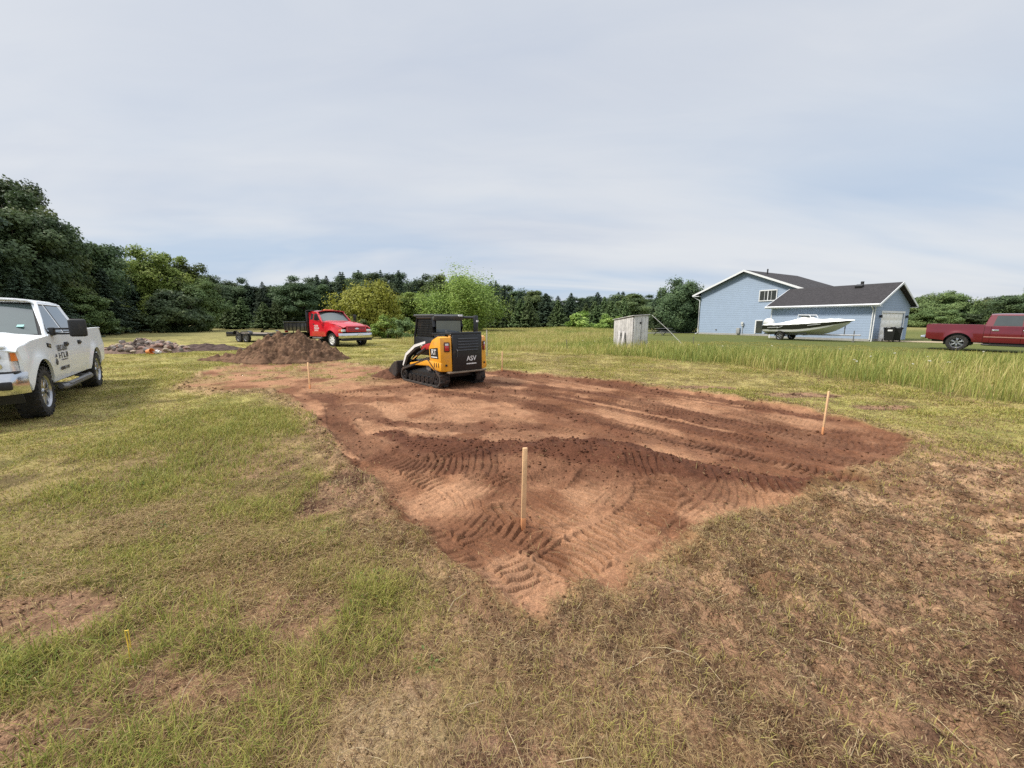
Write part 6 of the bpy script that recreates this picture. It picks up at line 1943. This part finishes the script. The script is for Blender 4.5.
# far treeline
segs = [(212, 330, 'left of the red dump truck'), (330, 440, 'behind the yellow green bush'), (440, 600, 'between the loader and the plank shed'), (600, 705, 'between the plank shed and the house')]
for a, b, where in segs:
    px = a; i = 0
    while px < b:
        D = 92 + tq.uniform(-6, 6)
        k = tq.choice(['spruce', 'dark', 'spruce', 'dark', 'mid'] if px < 440 else ['spruce', 'dark', 'spruce', 'mid', 'spruce'])
        v = tq.randrange(3)
        n_ = 'spruce_tree' if k == 'spruce' else 'broadleaf_tree'
        L = {'spruce': 'dark spruce in the far treeline ', 'dark': 'dark leafy tree in the far treeline ', 'mid': 'mid green leafy tree in the far treeline '}[k]
        G = {'spruce': 'far spruces ', 'dark': 'far dark leafy trees ', 'mid': 'far mid green trees '}[k]
        px_tree(n_, f'{k}{v}', px, skyline(px) + tq.uniform(-2, 9), D, (6.5 if k == 'spruce' else 9.5) * tq.uniform(.85, 1.15), L + where, G + where)
        if i % 3: px_tree('spruce_tree', f'spruce{i % 3}', px + tq.uniform(-6, 6), skyline(px) + tq.uniform(-1, 7), D + 8, tq.uniform(5.0, 7.0), 'dark spruce at the back of the treeline ' + where, 'back row spruces ' + where)
        px_tree('broadleaf_tree', f'dark{i % 3}', px + tq.uniform(-6, 6), skyline(px) + tq.uniform(4, 10), D + 12, 10.5, 'dark leafy tree deep in the far treeline ' + where, 'back row dark leafy trees ' + where)
        px += tq.uniform(11, 16); i += 1
# paler saplings along its foot
for k in range(30):
    px = tq.choice([tq.uniform(470, 600), tq.uniform(470, 600), tq.uniform(215, 330), tq.uniform(600, 690)]); D = tq.uniform(76, 84)
    wh = 'left of the red dump truck' if px < 400 else ('right of the loader' if px < 600 else 'beside the house')
    px_tree('sapling', f'youngpine{k % 2}', px, tq.uniform(296, 309), D, tq.uniform(3.4, 5), 'pale green sapling at the foot of the far treeline ' + wh, 'saplings ' + wh)
# singles
px_tree('bush', 'yellowbush', 368, 287, 44, 7.9, 'big rounded yellow green bush right of the red dump truck')
px_tree('willow_tree', 'willow', 460, 279, 56, 11.5, 'light green feathery willow rising behind the loader')
px_tree('broadleaf_tree', 'light0', 408, 291, 60, 7, 'light green tree between the yellow green bush and the willow')
px_tree('broadleaf_tree', 'mid1', 430, 300, 62, 6, 'low mid green tree at the left foot of the willow')
px_tree('bushy_tree', 'roundtree', 681, 282, 52, 6.4, 'dark dense tree close to the left side of the blue house')
px_tree('bushy_tree', 'darkbush', 668, 303, 54, 6, 'dark low bush tree left of the dense tree by the house')
for px, top, D, k, w, l in ((388, 317, 38, 'shrub0', 3.2, 'low pale shrub right of the yellow green bush'), (403, 318, 37, 'shrub1', 2.6, 'low dark shrub left of the loader cab'), (356, 320, 38, 'shrub1', 3.0, 'low shrub at the foot of the yellow green bush'),
                         (580, 313, 66, 'shrub0', 6, 'pale bush in the meadow before the far treeline'), (610, 316, 60, 'shrub0', 4, 'small pale bush behind the plank outhouse'), (420, 320, 40, 'shrub0', 3.4, 'low pale shrub behind the loader cab')):
    px_tree('shrub', k, px, top, D, w, l, None, 'shrub')
# trees beyond the garage and the maroon pickup
for i, (px, top, D, k, w) in enumerate(((905, 298, 66, 'mid0', 8), (926, 296, 62, 'dark0', 8), (946, 293, 60, 'mid1', 8), (966, 303, 64, 'dark1', 8), (984, 299, 60, 'mid2', 6.5), (1003, 303, 66, 'dark2', 7), (1020, 291, 46, 'dark0', 7), (1045, 290, 50, 'dark1', 8), (1080, 292, 52, 'mid0', 8), (1120, 292, 54, 'dark2', 8), (880, 302, 70, 'dark2', 8), (935, 308, 58, 'dark1', 7), (958, 312, 58, 'dark2', 7), (1000, 310, 56, 'mid1', 7))):
    px_tree('broadleaf_tree', f'lowtree{i % 2}' if i % 3 else k, px, top, D * 1.6, w * 1.25, 'round crowned leafy tree beyond the dark red pickup and the garage', 'trees beyond the garage')
for i, px in enumerate((720, 760, 800, 840)):
    px_tree('broadleaf_tree', f'dark{i % 3}', px, 300, 92, 10, 'dark leafy tree behind the blue house', 'trees behind the house')
